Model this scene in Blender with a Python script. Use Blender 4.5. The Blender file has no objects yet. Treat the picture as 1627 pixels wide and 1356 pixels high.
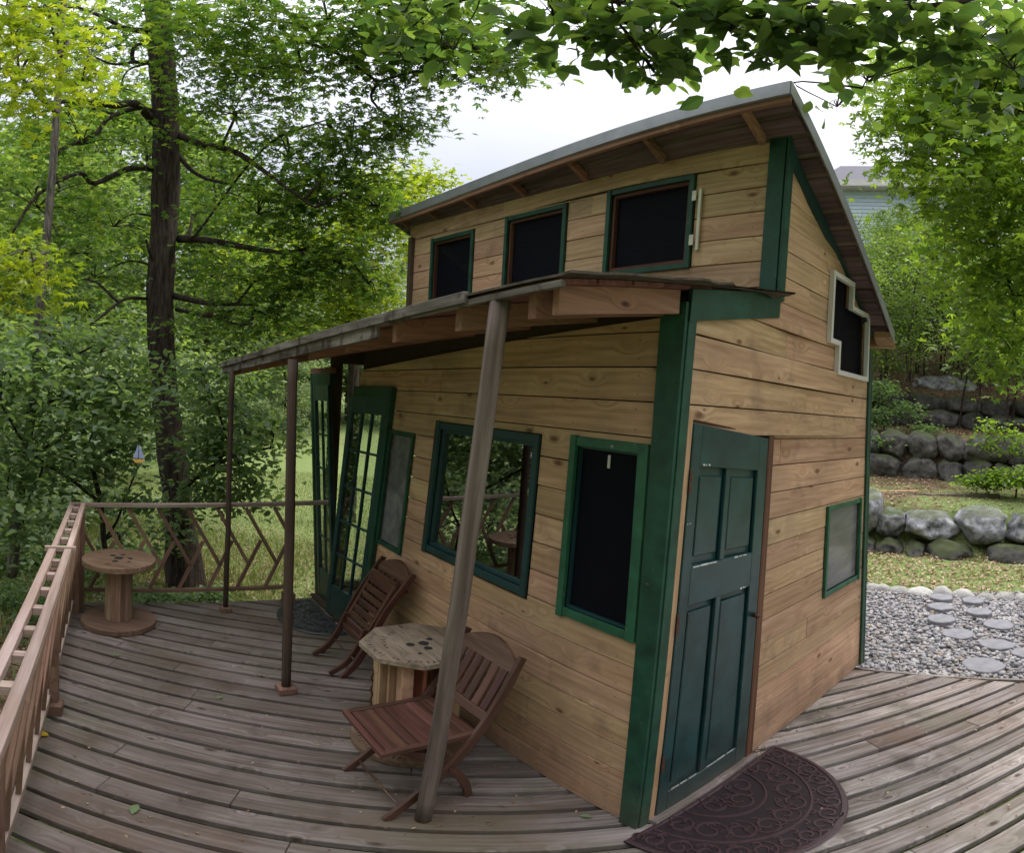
import bpy, bmesh, math, random
import numpy as np
from mathutils import Vector, Matrix, noise as mnoise

random.seed(7); rng = np.random.default_rng(11)
S = bpy.context.scene
COL = S.collection
D2R = math.radians

# ------------------------------------------------------------------ camera
EYE = Vector((0, 0, 1.9))
FPX, PITCH, ROLL = 968.64, D2R(-2.604), D2R(-3.068)
c_, s_ = math.cos(ROLL), math.sin(ROLL)
Rr = Matrix(((c_, 0, s_), (0, 1, 0), (-s_, 0, c_)))
c_, s_ = math.cos(PITCH), math.sin(PITCH)
Rp = Matrix(((1, 0, 0), (0, c_, -s_), (0, s_, c_)))
CR = Rp @ Rr
cd = bpy.data.cameras.new('camera'); cam = bpy.data.objects.new('camera', cd); COL.objects.link(cam)
cd.type = 'PANO'
pc = cd if hasattr(cd, 'panorama_type') else cd.cycles
pc.panorama_type = 'EQUIRECTANGULAR'
pc.longitude_min = -813.5 / FPX; pc.longitude_max = 813.5 / FPX
pc.latitude_min = -678 / FPX; pc.latitude_max = 678 / FPX
cd.clip_start = 0.05; cd.clip_end = 1000
_r, _u, _b = CR @ Vector((1, 0, 0)), CR @ Vector((0, 0, 1)), -(CR @ Vector((0, 1, 0)))
cam.matrix_world = Matrix.Translation(EYE) @ Matrix((_r, _u, _b)).transposed().to_4x4()
S.camera = cam

# ------------------------------------------------------------------ world, sun, exposure
w = bpy.data.worlds.new('World'); S.world = w; w.use_nodes = True
nt = w.node_tree; nt.nodes.clear()
SUN_EL, SUN_AZ = D2R(52), D2R(62)          # azimuth measured clockwise from +Y
sky = nt.nodes.new('ShaderNodeTexSky'); sky.sky_type = 'NISHITA'; sky.sun_disc = False
sky.sun_elevation = SUN_EL; sky.sun_rotation = SUN_AZ; sky.dust_density = 4; sky.air_density = 1
bg1 = nt.nodes.new('ShaderNodeBackground'); bg1.inputs[1].default_value = 0.05
nt.links.new(sky.outputs[0], bg1.inputs[0])
tc = nt.nodes.new('ShaderNodeTexCoord'); sx = nt.nodes.new('ShaderNodeSeparateXYZ')
nt.links.new(tc.outputs['Generated'], sx.inputs[0])
rmp = nt.nodes.new('ShaderNodeMapRange'); rmp.inputs[1].default_value = 0.0; rmp.inputs[2].default_value = 1.0
rmp.inputs[3].default_value = 0.24; rmp.inputs[4].default_value = 2.5
nz = nt.nodes.new('ShaderNodeTexNoise'); nz.inputs['Scale'].default_value = 2.2; nz.inputs['Detail'].default_value = 4
nt.links.new(tc.outputs['Generated'], nz.inputs['Vector'])
mr = nt.nodes.new('ShaderNodeMapRange'); mr.inputs[1].default_value = .3; mr.inputs[2].default_value = .7
mr.inputs[3].default_value = .86; mr.inputs[4].default_value = 1.12
nt.links.new(nz.outputs[0], mr.inputs[0])
mu = nt.nodes.new('ShaderNodeMath'); mu.operation = 'MULTIPLY'
pw = nt.nodes.new('ShaderNodeMath'); pw.operation = 'POWER'; pw.inputs[1].default_value = 2.2; pw.use_clamp = True
nt.links.new(sx.outputs[2], pw.inputs[0]); nt.links.new(pw.outputs[0], rmp.inputs[0])
nt.links.new(rmp.outputs[0], mu.inputs[0]); nt.links.new(mr.outputs[0], mu.inputs[1])
bg2 = nt.nodes.new('ShaderNodeBackground'); bg2.inputs[0].default_value = (0.95, 0.94, 1.0, 1)
nt.links.new(mu.outputs[0], bg2.inputs[1])
ad = nt.nodes.new('ShaderNodeAddShader'); wo = nt.nodes.new('ShaderNodeOutputWorld')
nt.links.new(bg1.outputs[0], ad.inputs[0]); nt.links.new(bg2.outputs[0], ad.inputs[1]); nt.links.new(ad.outputs[0], wo.inputs[0])
sl = bpy.data.lights.new('sun', 'SUN'); sl.energy = 1.5; sl.angle = D2R(14); sl.color = (1, .95, .86)
so = bpy.data.objects.new('sun', sl); COL.objects.link(so)
sd = Vector((math.sin(SUN_AZ) * math.cos(SUN_EL), math.cos(SUN_AZ) * math.cos(SUN_EL), math.sin(SUN_EL)))
so.rotation_euler = sd.to_track_quat('Z', 'Y').to_euler(); so.location = sd * 30
S.view_settings.view_transform = 'Standard'; S.view_settings.look = 'None'
S.view_settings.gamma = 1; S.view_settings.exposure = 0.52; S.view_settings.use_curve_mapping = False
S.render.engine = 'CYCLES'
S.cycles.max_bounces = 7; S.cycles.diffuse_bounces = 4; S.cycles.transmission_bounces = 5; S.cycles.transparent_max_bounces = 8
S.cycles.use_denoising = True

# ------------------------------------------------------------------ frames of reference
# house frame: u runs left along the porch wall, v runs back along the door wall, z up from the deck
C0 = Vector((0.5617, 2.2462, 0)); 
import math as _m
UA = Vector((-0.6004, 0.7997, 0)).normalized(); VA = Vector((0.7997, 0.6004, 0)).normalized()
def W(u, v, z): return C0 + UA * u + VA * v + Vector((0, 0, z))
def bearing(x, y, d):
    """a point at horizontal distance d on a bearing read off the survey picture (1627 x 1356)"""
    lo, la = (x - 813.5) / FPX, (678 - y) / FPX
    r = CR @ Vector((math.sin(lo) * math.cos(la), math.cos(lo) * math.cos(la), math.sin(la)))
    return EYE + r * (d / math.hypot(r.x, r.y))
def clampf(t, a=0., b=1.): return max(a, min(b, t))
def wf(u, v, z):                                  # the porch wall racks a little to the right with height
    return W(u - .07 * max(u, 0) * z - (.02 + .028 * z) * clampf(1 - u / .09), v, z)
def ws(u, v, z):                                  # and its front corner leans out a little
    return W(u - (.02 + .028 * z) * clampf(1 - v), v - .02 * v * v * z, z)
def ws0(u, v, z):                                  # the door wall racks forward towards its back corner
    return W(u, v - .02 * v * v * z, z)
def wu(u, v, z):                                  # the upper wall rises slightly to the left
    return W(u, v, z + .0145 * max(u, 0) ** 2 * (z - 2.45) / .95)

# ------------------------------------------------------------------ materials
def new_mat(name):
    m = bpy.data.materials.new(name); m.use_nodes = True
    n = m.node_tree; b = n.nodes['Principled BSDF']; return m, n, b
def N(n, t, **k):
    o = n.nodes.new(t)
    for a, v in k.items():
        if a.startswith('i_'): o.inputs[a[2:].replace('_', ' ')].default_value = v
        else: setattr(o, a, v)
    return o
def ramp(n, stops, interp='LINEAR'):
    r = n.nodes.new('ShaderNodeValToRGB'); r.color_ramp.interpolation = interp
    e = r.color_ramp.elements
    while len(e) < len(stops): e.new(.5)
    for i, (p, c) in enumerate(stops):
        e[i].position = p; e[i].color = (*c, 1) if len(c) == 3 else c
    return r
def mixc(n, a, b, f, mode='MIX'):
    m = n.nodes.new('ShaderNodeMix'); m.data_type = 'RGBA'; m.blend_type = mode
    for s, v in ((6, a), (7, b)):
        if isinstance(v, tuple): m.inputs[s].default_value = (*v, 1)
        else: n.links.new(v, m.inputs[s])
    if isinstance(f, (int, float)): m.inputs[0].default_value = f
    else: n.links.new(f, m.inputs[0])
    return m.outputs[2]
def vmath(n, op, a, b=None):
    m = n.nodes.new('ShaderNodeVectorMath'); m.operation = op
    for i, v in enumerate((a, b)):
        if v is None: continue
        if isinstance(v, tuple): m.inputs[i].default_value = v
        else: n.links.new(v, m.inputs[i])
    return m.outputs[0]
def fmath(n, op, a, b=0.):
    m = n.nodes.new('ShaderNodeMath'); m.operation = op
    for i, v in enumerate((a, b)):
        if isinstance(v, (int, float)): m.inputs[i].default_value = v
        else: n.links.new(v, m.inputs[i])
    return m.outputs[0]
def bump(n, b, h, s=.3, d=.01):
    k = n.nodes.new('ShaderNodeBump'); k.inputs['Strength'].default_value = s; k.inputs['Distance'].default_value = d
    n.links.new(h, k.inputs['Height']); n.links.new(k.outputs[0], b.inputs['Normal'])

def wood(name, lo, mid, hi, rough=.7, knots=0., knotc=(.07, .03, .015), tone=.25, stain=None, stain_amt=.5, grain=1.0, bumps=.35, spec=.3, wave=.05, patch=None, kscale=1., edge=None, splash=False):
    m, n, b = new_mat(name)
    t = N(n, 'ShaderNodeTexCoord'); oi = N(n, 'ShaderNodeObjectInfo')
    off = vmath(n, 'SCALE', (37.1, 17.3, 9.7)); n.links.new(oi.outputs['Random'], off.node.inputs['Scale'])
    p = vmath(n, 'ADD', t.outputs['Object'], off)
    vo = N(n, 'ShaderNodeTexVoronoi', voronoi_dimensions='2D', i_Scale=1.0)
    n.links.new(vmath(n, 'MULTIPLY', p, (3.4 * kscale, 7.5 * kscale, 3)), vo.inputs['Vector'])
    dist = vo.outputs['Distance']
    near = N(n, 'ShaderNodeMapRange'); near.inputs[1].default_value = .02; near.inputs[2].default_value = .30
    near.inputs[3].default_value = 1; near.inputs[4].default_value = 0; near.interpolation_type = 'SMOOTHSTEP'
    n.links.new(dist, near.inputs[0])
    cx = N(n, 'ShaderNodeCombineXYZ'); n.links.new(fmath(n, 'MULTIPLY', near.outputs[0], .05 * (knots > 0)), cx.inputs[1])
    p2 = vmath(n, 'ADD', p, cx.outputs[0])
    g1 = N(n, 'ShaderNodeTexNoise', i_Scale=1.0, i_Detail=5.0, i_Roughness=.65, i_Distortion=.6)
    n.links.new(vmath(n, 'MULTIPLY', p2, (1.3 * grain, 34 * grain, 34 * grain)), g1.inputs['Vector'])
    wv = N(n, 'ShaderNodeTexWave', wave_type='BANDS', bands_direction='Y', i_Scale=9 * grain, i_Distortion=7.0, i_Detail=2.5, i_Detail_Scale=.7)
    n.links.new(vmath(n, 'MULTIPLY', p2, (.35, 1, .6)), wv.inputs['Vector'])
    big = N(n, 'ShaderNodeTexNoise', i_Scale=1.0, i_Detail=3.0)
    n.links.new(vmath(n, 'MULTIPLY', p, (1.2, 3, 3)), big.inputs['Vector'])
    v = fmath(n, 'ADD', fmath(n, 'MULTIPLY', g1.outputs[0], .60), fmath(n, 'MULTIPLY', wv.outputs[0], wave))
    v = fmath(n, 'ADD', v, fmath(n, 'MULTIPLY', big.outputs[0], .38 - wave))
    r = ramp(n, [(.36, lo), (.5, mid), (.64, hi)]); n.links.new(v, r.inputs[0])
    col = r.outputs[0]
    if tone:
        tr = N(n, 'ShaderNodeMapRange'); tr.inputs[3].default_value = 1 - tone; tr.inputs[4].default_value = 1 + tone * .7
        n.links.new(oi.outputs['Random'], tr.inputs[0])
        col = vmath(n, 'SCALE', col); n.links.new(tr.outputs[0], col.node.inputs['Scale'])
        hs = N(n, 'ShaderNodeHueSaturation'); n.links.new(col, hs.inputs['Color'])
        r2 = N(n, 'ShaderNodeMapRange'); r2.inputs[3].default_value = .485; r2.inputs[4].default_value = .512
        n.links.new(fmath(n, 'FRACT', fmath(n, 'MULTIPLY', oi.outputs['Random'], 7.31)), r2.inputs[0]); n.links.new(r2.outputs[0], hs.inputs['Hue'])
        col = hs.outputs[0]
    if stain:
        sn = N(n, 'ShaderNodeTexNoise', i_Scale=1.0, i_Detail=6.0, i_Roughness=.6)
        n.links.new(vmath(n, 'MULTIPLY', t.outputs['Object'], (1.6, 5, 5)) if False else vmath(n, 'MULTIPLY', p, (1.8, 6, 6)), sn.inputs['Vector'])
        mr_ = N(n, 'ShaderNodeMapRange'); mr_.inputs[1].default_value = .45; mr_.inputs[2].default_value = .72; mr_.inputs[4].default_value = stain_amt
        n.links.new(sn.outputs[0], mr_.inputs[0]); col = mixc(n, col, stain, mr_.outputs[0])
    if patch:
        gp_ = N(n, 'ShaderNodeNewGeometry')
        for (pc, sc0, lo0, hi0, am) in patch:
            pn = N(n, 'ShaderNodeTexNoise', i_Scale=sc0, i_Detail=5.0, i_Roughness=.6); n.links.new(vmath(n, 'ADD', gp_.outputs['Position'], (sc0 * 3, sc0 * 7, 0)), pn.inputs['Vector'])
            pm = N(n, 'ShaderNodeMapRange'); pm.inputs[1].default_value = lo0; pm.inputs[2].default_value = hi0; pm.inputs[4].default_value = am
            n.links.new(pn.outputs[0], pm.inputs[0]); col = mixc(n, col, pc, pm.outputs[0])
    if splash:
        gq = N(n, 'ShaderNodeNewGeometry'); gz_ = N(n, 'ShaderNodeSeparateXYZ'); n.links.new(gq.outputs['Position'], gz_.inputs[0])
        dn = N(n, 'ShaderNodeTexNoise', i_Scale=9.0, i_Detail=6.0, i_Roughness=.7); n.links.new(vmath(n, 'MULTIPLY', gq.outputs['Position'], (1, 1, .45)), dn.inputs['Vector'])
        dm = N(n, 'ShaderNodeMapRange'); dm.inputs[1].default_value = .62; dm.inputs[2].default_value = .12; dm.inputs[4].default_value = .7
        n.links.new(fmath(n, 'ADD', gz_.outputs[2], fmath(n, 'MULTIPLY', dn.outputs[0], .6)), dm.inputs[0]); col = mixc(n, col, (.15, .105, .07), dm.outputs[0])
    if edge:      # boards turn browner and darker towards the left
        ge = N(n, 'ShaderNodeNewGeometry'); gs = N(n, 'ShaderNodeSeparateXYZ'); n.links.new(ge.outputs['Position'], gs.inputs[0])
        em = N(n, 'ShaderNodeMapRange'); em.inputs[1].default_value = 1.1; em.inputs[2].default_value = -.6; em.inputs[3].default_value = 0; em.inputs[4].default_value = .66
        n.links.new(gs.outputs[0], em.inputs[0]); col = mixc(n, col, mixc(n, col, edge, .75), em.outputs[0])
    if knots:
        sep = N(n, 'ShaderNodeSeparateColor'); n.links.new(vo.outputs['Color'], sep.inputs[0])
        sel = fmath(n, 'LESS_THAN', sep.outputs[0], knots)
        kn = N(n, 'ShaderNodeMapRange'); kn.inputs[1].default_value = .035; kn.inputs[2].default_value = .115; kn.inputs[3].default_value = .92; kn.inputs[4].default_value = 0
        n.links.new(fmath(n, 'DIVIDE', dist, fmath(n, 'ADD', fmath(n, 'MULTIPLY', sep.outputs[1], 1.1), .25)), kn.inputs[0]); col = mixc(n, col, knotc, fmath(n, 'MULTIPLY', kn.outputs[0], sel))
    n.links.new(col, b.inputs['Base Color']); b.inputs['Roughness'].default_value = rough
    b.inputs['Specular IOR Level'].default_value = spec
    bump(n, b, g1.outputs[0], bumps, .004)
    return m

def paint(name, c, rough=.45, var=.2, worn=None, wornamt=.62, streak=(3, 3, 14), spec=.45, dirt=True):
    m, n, b = new_mat(name)
    t = N(n, 'ShaderNodeTexCoord'); oi = N(n, 'ShaderNodeObjectInfo')
    off = vmath(n, 'SCALE', (11., 5., 3.)); n.links.new(oi.outputs['Random'], off.node.inputs['Scale'])
    p = vmath(n, 'ADD', t.outputs['Object'], off)
    a = N(n, 'ShaderNodeTexNoise', i_Scale=1.0, i_Detail=5.0, i_Roughness=.6)
    n.links.new(vmath(n, 'MULTIPLY', p, streak), a.inputs['Vector'])
    r = ramp(n, [(.3, tuple(x * (1 - var) for x in c)), (.7, tuple(min(1, x * (1 + var)) for x in c))])
    n.links.new(a.outputs[0], r.inputs[0]); col = r.outputs[0]
    if dirt:      # splashed soil close to the boards of the deck
        ge = N(n, 'ShaderNodeNewGeometry'); gs = N(n, 'ShaderNodeSeparateXYZ'); n.links.new(ge.outputs['Position'], gs.inputs[0])
        dn = N(n, 'ShaderNodeTexNoise', i_Scale=14.0, i_Detail=6.0, i_Roughness=.7); n.links.new(ge.outputs['Position'], dn.inputs['Vector'])
        dm = N(n, 'ShaderNodeMapRange'); dm.inputs[1].default_value = .52; dm.inputs[2].default_value = .02; dm.inputs[4].default_value = .75
        n.links.new(fmath(n, 'ADD', gs.outputs[2], fmath(n, 'MULTIPLY', dn.outputs[0], .45)), dm.inputs[0]); col = mixc(n, col, (.10, .08, .055), dm.outputs[0])
    if worn:
        q = N(n, 'ShaderNodeTexNoise', i_Scale=22.0, i_Detail=6.0, i_Roughness=.7); n.links.new(p, q.inputs['Vector'])
        k = N(n, 'ShaderNodeMapRange'); k.inputs[1].default_value = wornamt; k.inputs[2].default_value = wornamt + .05
        n.links.new(q.outputs[0], k.inputs[0]); col = mixc(n, col, worn, k.outputs[0])
    n.links.new(col, b.inputs['Base Color']); b.inputs['Roughness'].default_value = rough
    b.inputs['Specular IOR Level'].default_value = spec
    f = N(n, 'ShaderNodeTexNoise', i_Scale=1.0, i_Detail=4.0)
    n.links.new(vmath(n, 'MULTIPLY', p, (60, 6, 60) if streak[2] < 10 else (60, 60, 8)), f.inputs['Vector'])
    bump(n, b, f.outputs[0], .18, .003)
    return m

def plain(name, c, rough=.8, metallic=0., spec=.3, scale=30., var=.15, bmp=.2):
    m, n, b = new_mat(name)
    t = N(n, 'ShaderNodeTexCoord'); a = N(n, 'ShaderNodeTexNoise', i_Scale=scale, i_Detail=6.0, i_Roughness=.65)
    n.links.new(t.outputs['Object'], a.inputs['Vector'])
    r = ramp(n, [(.3, tuple(x * (1 - var) for x in c)), (.7, tuple(min(1, x * (1 + var)) for x in c))])
    n.links.new(a.outputs[0], r.inputs[0]); n.links.new(r.outputs[0], b.inputs['Base Color'])
    b.inputs['Roughness'].default_value = rough; b.inputs['Metallic'].default_value = metallic; b.inputs['Specular IOR Level'].default_value = spec
    if bmp: bump(n, b, a.outputs[0], bmp, .006)
    return m

def leafmat(name, c1, c2, c3, trans=1.9, tf=.45):
    m = bpy.data.materials.new(name); m.use_nodes = True; n = m.node_tree; n.nodes.clear()
    g = N(n, 'ShaderNodeNewGeometry'); r = ramp(n, [(0, c1), (.5, c2), (1, c3)])
    oi = N(n, 'ShaderNodeObjectInfo')
    n.links.new(fmath(n, 'FRACT', fmath(n, 'ADD', g.outputs['Random Per Island'], oi.outputs['Random'])), r.inputs[0])
    b = N(n, 'ShaderNodeBsdfPrincipled'); b.inputs['Roughness'].default_value = .48; b.inputs['Specular IOR Level'].default_value = .4
    n.links.new(r.outputs[0], b.inputs['Base Color'])
    tr = N(n, 'ShaderNodeBsdfTranslucent')
    tcx = mixc(n, r.outputs[0], (trans, trans * 1.05, trans * .45), 1.0, 'MULTIPLY'); n.links.new(tcx, tr.inputs[0])
    mx = N(n, 'ShaderNodeMixShader'); mx.inputs[0].default_value = tf
    n.links.new(b.outputs[0], mx.inputs[1]); n.links.new(tr.outputs[0], mx.inputs[2])
    o = N(n, 'ShaderNodeOutputMaterial'); n.links.new(mx.outputs[0], o.inputs[0])
    return m

def rockmat(name, c1, c2, moss=.0, mc=(.06, .08, .02), sc=6.):
    m, n, b = new_mat(name)
    t = N(n, 'ShaderNodeTexCoord'); oi = N(n, 'ShaderNodeObjectInfo')
    off = vmath(n, 'SCALE', (31., 13., 7.)); n.links.new(oi.outputs['Random'], off.node.inputs['Scale'])
    p = vmath(n, 'ADD', t.outputs['Object'], off)
    a = N(n, 'ShaderNodeTexNoise', i_Scale=sc, i_Detail=9.0, i_Roughness=.7); n.links.new(p, a.inputs['Vector'])
    r = ramp(n, [(.35, c1), (.65, c2)]); n.links.new(a.outputs[0], r.inputs[0]); col = r.outputs[0]
    tr = N(n, 'ShaderNodeMapRange'); tr.inputs[3].default_value = .7; tr.inputs[4].default_value = 1.2; n.links.new(oi.outputs['Random'], tr.inputs[0])
    col = vmath(n, 'SCALE', col); n.links.new(tr.outputs[0], col.node.inputs['Scale'])
    if moss:
        g = N(n, 'ShaderNodeNewGeometry'); sx_ = N(n, 'ShaderNodeSeparateXYZ'); n.links.new(g.outputs['Normal'], sx_.inputs[0])
        q = N(n, 'ShaderNodeTexNoise', i_Scale=3.0, i_Detail=5.0); n.links.new(p, q.inputs['Vector'])
        k = N(n, 'ShaderNodeMapRange'); k.inputs[1].default_value = 1.05; k.inputs[2].default_value = 1.3; k.inputs[4].default_value = moss
        n.links.new(fmath(n, 'ADD', sx_.outputs[2], q.outputs[0]), k.inputs[0]); col = mixc(n, col, mc, k.outputs[0])
    n.links.new(col, b.inputs['Base Color']); b.inputs['Roughness'].default_value = .9; b.inputs['Specular IOR Level'].default_value = .2
    bump(n, b, a.outputs[0], .6, .03)
    return m

M = {}
M['pine'] = wood('pine_siding', (.40, .24, .13), (.545, .355, .205), (.67, .46, .285), .62, knots=.36, kscale=.85, knotc=(.15, .065, .03), tone=.17, stain=(.25, .16, .10), stain_amt=.35, patch=[((.20, .14, .10), 1.3, .5, .75, .45), ((.16, .105, .075), 4.5, .58, .72, .45)], wave=.07, splash=True)
M['pine_old'] = wood('pine_trim', (.30, .19, .10), (.42, .28, .15), (.50, .35, .2), .7, knots=.25, knotc=(.12, .05, .025), tone=.15)
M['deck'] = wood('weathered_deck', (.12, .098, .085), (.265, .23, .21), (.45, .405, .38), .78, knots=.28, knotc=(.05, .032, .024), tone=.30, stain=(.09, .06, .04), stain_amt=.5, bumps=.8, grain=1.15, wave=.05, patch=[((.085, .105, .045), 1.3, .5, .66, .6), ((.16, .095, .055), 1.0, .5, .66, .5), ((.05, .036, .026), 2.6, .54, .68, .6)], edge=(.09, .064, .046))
M['rail'] = wood('railing_wood', (.12, .068, .045), (.20, .12, .08), (.29, .185, .13), .75, knots=.2, tone=.2, stain=(.13, .08, .055), stain_amt=.6)
M['railtop'] = wood('railing_top_wood', (.22, .16, .13), (.33, .25, .21), (.43, .35, .31), .75, tone=.15, stain=(.2, .14, .1), stain_amt=.5)
M['post'] = wood('grey_post_wood', (.075, .056, .045), (.135, .105, .085), (.21, .172, .142), .8, tone=0, bumps=.8)
M['postd'] = wood('brown_post_wood', (.035, .022, .016), (.065, .042, .03), (.10, .07, .05), .8, tone=0, bumps=.8)
M['chair'] = wood('stained_chair_wood', (.05, .021, .014), (.095, .042, .028), (.15, .075, .052), .45, tone=.18, spec=.5)
M['spool'] = wood('spool_wood', (.19, .115, .07), (.31, .20, .125), (.42, .30, .21), .8, knots=.2, tone=.2, stain=(.10, .06, .04), stain_amt=.6)
M['spool_dark'] = wood('spool_base_wood', (.13, .075, .045), (.21, .13, .085), (.29, .19, .13), .8, tone=.2, stain=(.07, .045, .03), stain_amt=.6)
M['osb'] = wood('pale_table_board', (.16, .12, .08), (.28, .22, .155), (.39, .32, .235), .85, knots=.3, tone=0, stain=(.09, .065, .04), stain_amt=.75)
M['redboard'] = wood('red_brown_board', (.14, .05, .025), (.24, .09, .045), (.32, .13, .07), .7, tone=.15)
M['rafter'] = wood('rafter_wood', (.18, .085, .06), (.28, .14, .10), (.37, .20, .145), .8, knots=.2, tone=.25)
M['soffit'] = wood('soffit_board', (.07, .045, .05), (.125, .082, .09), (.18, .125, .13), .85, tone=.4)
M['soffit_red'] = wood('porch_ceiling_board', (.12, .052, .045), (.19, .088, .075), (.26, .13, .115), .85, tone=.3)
M['fascia'] = wood('mossy_fascia', (.10, .085, .07), (.19, .17, .145), (.30, .28, .25), .85, tone=.1, stain=(.05, .035, .028), stain_amt=.9, patch=[((.035, .022, .018), 7., .52, .6, .8), ((.30, .25, .17), 5., .62, .7, .5)])
M['green'] = paint('green_trim_paint', (.010, .058, .034), .5, .42, (.12, .14, .11), .655, (9, 9, 16))
M['green2'] = paint('bright_green_window_paint', (.02, .105, .055), .45, .4, (.28, .3, .24), .655, (9, 9, 12))
M['teal'] = paint('dark_teal_paint', (.013, .05, .052), .45, .38, (.16, .2, .2), .67)
M['door'] = paint('teal_green_door_paint', (.014, .050, .052), .33, .38, (.16, .2, .2), .69, (7, 7, 2.5), .5)
M['jamb'] = wood('dark_jamb_wood', (.06, .025, .014), (.11, .047, .026), (.17, .08, .045), .6, tone=.15)
M['white'] = paint('white_paint', (.62, .60, .56), .5, .12, (.25, .22, .18), .66)
M['metal'] = plain('drip_edge_metal', (.36, .37, .40), .4, .6, .5, 8, .12, .05)
M['roofing'] = plain('asphalt_roofing', (.07, .065, .06), .95, 0, .2, 60, .4, .5)
M['moss_roofing'] = plain('ragged_porch_roofing', (.085, .07, .055), .95, 0, .2, 14, .6, .6)
M['dark'] = plain('dark_interior', (.03, .028, .028), .9)
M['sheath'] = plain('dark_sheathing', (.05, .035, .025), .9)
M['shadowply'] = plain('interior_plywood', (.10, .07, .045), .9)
M['hingem'] = plain('pale_hinge_metal', (.60, .58, .47), .45, .3, .5, 12, .15, .05)
M['iron'] = plain('rusty_iron', (.10, .05, .035), .6, .4, .4, 40, .4)
M['slate'] = plain('grey_stepping_stone', (.21, .21, .225), .85, 0, .25, 9, .2, .3)
M['matd'] = plain('brown_rubber_mat', (.018, .011, .014), .55, 0, .4, 50, .3)
M['matr'] = plain('brown_rubber_relief', (.055, .030, .034), .3, 0, .5, 50, .3)
M['matb'] = plain('black_rubber_mat', (.022, .023, .027), .6, 0, .4, 50, .3)
M['matbr'] = plain('black_rubber_relief', (.045, .047, .052), .45, 0, .5, 50, .3)
M['ink'] = plain('black_stamp_ink', (.035, .028, .022), .9, 0, .1, 40, .5, 0)
M['pebble'] = None

def glassmat(name, tint=(.8, .85, .85), refl=2.0):
    m = bpy.data.materials.new(name); m.use_nodes = True; n = m.node_tree; n.nodes.clear()
    f = N(n, 'ShaderNodeFresnel', i_IOR=1.5); gb = N(n, 'ShaderNodeNewGeometry')
    n.links.new(fmath(n, 'SUBTRACT', 1.5, fmath(n, 'MULTIPLY', gb.outputs['Backfacing'], .8333)), f.inputs[0])
    fac = fmath(n, 'MINIMUM', fmath(n, 'MULTIPLY', f.outputs[0], refl), 1.)
    gl = N(n, 'ShaderNodeBsdfGlossy'); gl.inputs['Roughness'].default_value = .015; gl.inputs[0].default_value = (1, 1, 1, 1)
    t = N(n, 'ShaderNodeBsdfTransparent'); t.inputs[0].default_value = (*tint, 1)
    mx = N(n, 'ShaderNodeMixShader'); n.links.new(fac, mx.inputs[0]); n.links.new(t.outputs[0], mx.inputs[1]); n.links.new(gl.outputs[0], mx.inputs[2])
    o = N(n, 'ShaderNodeOutputMaterial'); n.links.new(mx.outputs[0], o.inputs[0]); return m
M['glass'] = glassmat('window_glass', (.45, .48, .52), 5.5)
M['doorglass'] = glassmat('door_glass', (.93, .95, .94), 1.6)
def screenmat(name, c, a):
    m = bpy.data.materials.new(name); m.use_nodes = True; n = m.node_tree; n.nodes.clear()
    d = N(n, 'ShaderNodeBsdfPrincipled'); d.inputs['Base Color'].default_value = (*c, 1); d.inputs['Roughness'].default_value = .6; d.inputs['Specular IOR Level'].default_value = .12
    t = N(n, 'ShaderNodeBsdfTransparent'); mx = N(n, 'ShaderNodeMixShader'); mx.inputs[0].default_value = a
    n.links.new(t.outputs[0], mx.inputs[1]); n.links.new(d.outputs[0], mx.inputs[2])
    o = N(n, 'ShaderNodeOutputMaterial'); n.links.new(mx.outputs[0], o.inputs[0]); return m
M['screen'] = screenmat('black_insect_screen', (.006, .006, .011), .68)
def cloudedmat():
    m, n, b = new_mat('grey_clouded_pane'); t = N(n, 'ShaderNodeTexCoord')
    a = N(n, 'ShaderNodeTexNoise', i_Scale=1.0, i_Detail=5.0, i_Roughness=.6); n.links.new(vmath(n, 'MULTIPLY', t.outputs['Object'], (9, 9, 1.6)), a.inputs['Vector'])
    c = N(n, 'ShaderNodeTexNoise', i_Scale=1.0, i_Detail=3.0); n.links.new(vmath(n, 'MULTIPLY', t.outputs['Object'], (3, 3, 2)), c.inputs['Vector'])
    r = ramp(n, [(.32, (.07, .07, .075)), (.5, (.15, .148, .155)), (.68, (.27, .26, .265))]); n.links.new(fmath(n, 'ADD', fmath(n, 'MULTIPLY', a.outputs[0], .6), fmath(n, 'MULTIPLY', c.outputs[0], .4)), r.inputs[0])
    n.links.new(r.outputs[0], b.inputs['Base Color']); b.inputs['Roughness'].default_value = .22; b.inputs['Specular IOR Level'].default_value = .5
    bump(n, b, a.outputs[0], .25, .02); return m
M['screeng'] = cloudedmat()

M['leaf_maple'] = leafmat('maple_leaves', (.035, .078, .02), (.07, .13, .028), (.15, .20, .035), 2.3)
M['leaf_dark'] = leafmat('dogwood_leaves', (.07, .12, .06), (.12, .185, .09), (.20, .27, .14), 2.0)
M['leaf_yellow'] = leafmat('yellow_green_leaves', (.13, .19, .02), (.2, .26, .025), (.30, .32, .03), 2.0)
M['leaf_beech'] = leafmat('beech_leaves', (.035, .07, .03), (.07, .12, .035), (.13, .185, .05), 2.2, .5)
M['leaf_right'] = leafmat('sunlit_maple_leaves', (.06, .11, .02), (.11, .18, .025), (.19, .26, .035), 2.2, .5)
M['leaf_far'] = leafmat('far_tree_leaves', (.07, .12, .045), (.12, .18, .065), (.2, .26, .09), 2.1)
M['leaf_pale'] = leafmat('haze_toned_leaves', (.16, .22, .15), (.22, .29, .19), (.33, .39, .26), 1.8)  # distance haze put into the leaf colour: paler, greyer green
M['leaf_grove'] = leafmat('grove_leaves', (.06, .105, .035), (.10, .155, .045), (.17, .23, .06), 2.0)
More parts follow.
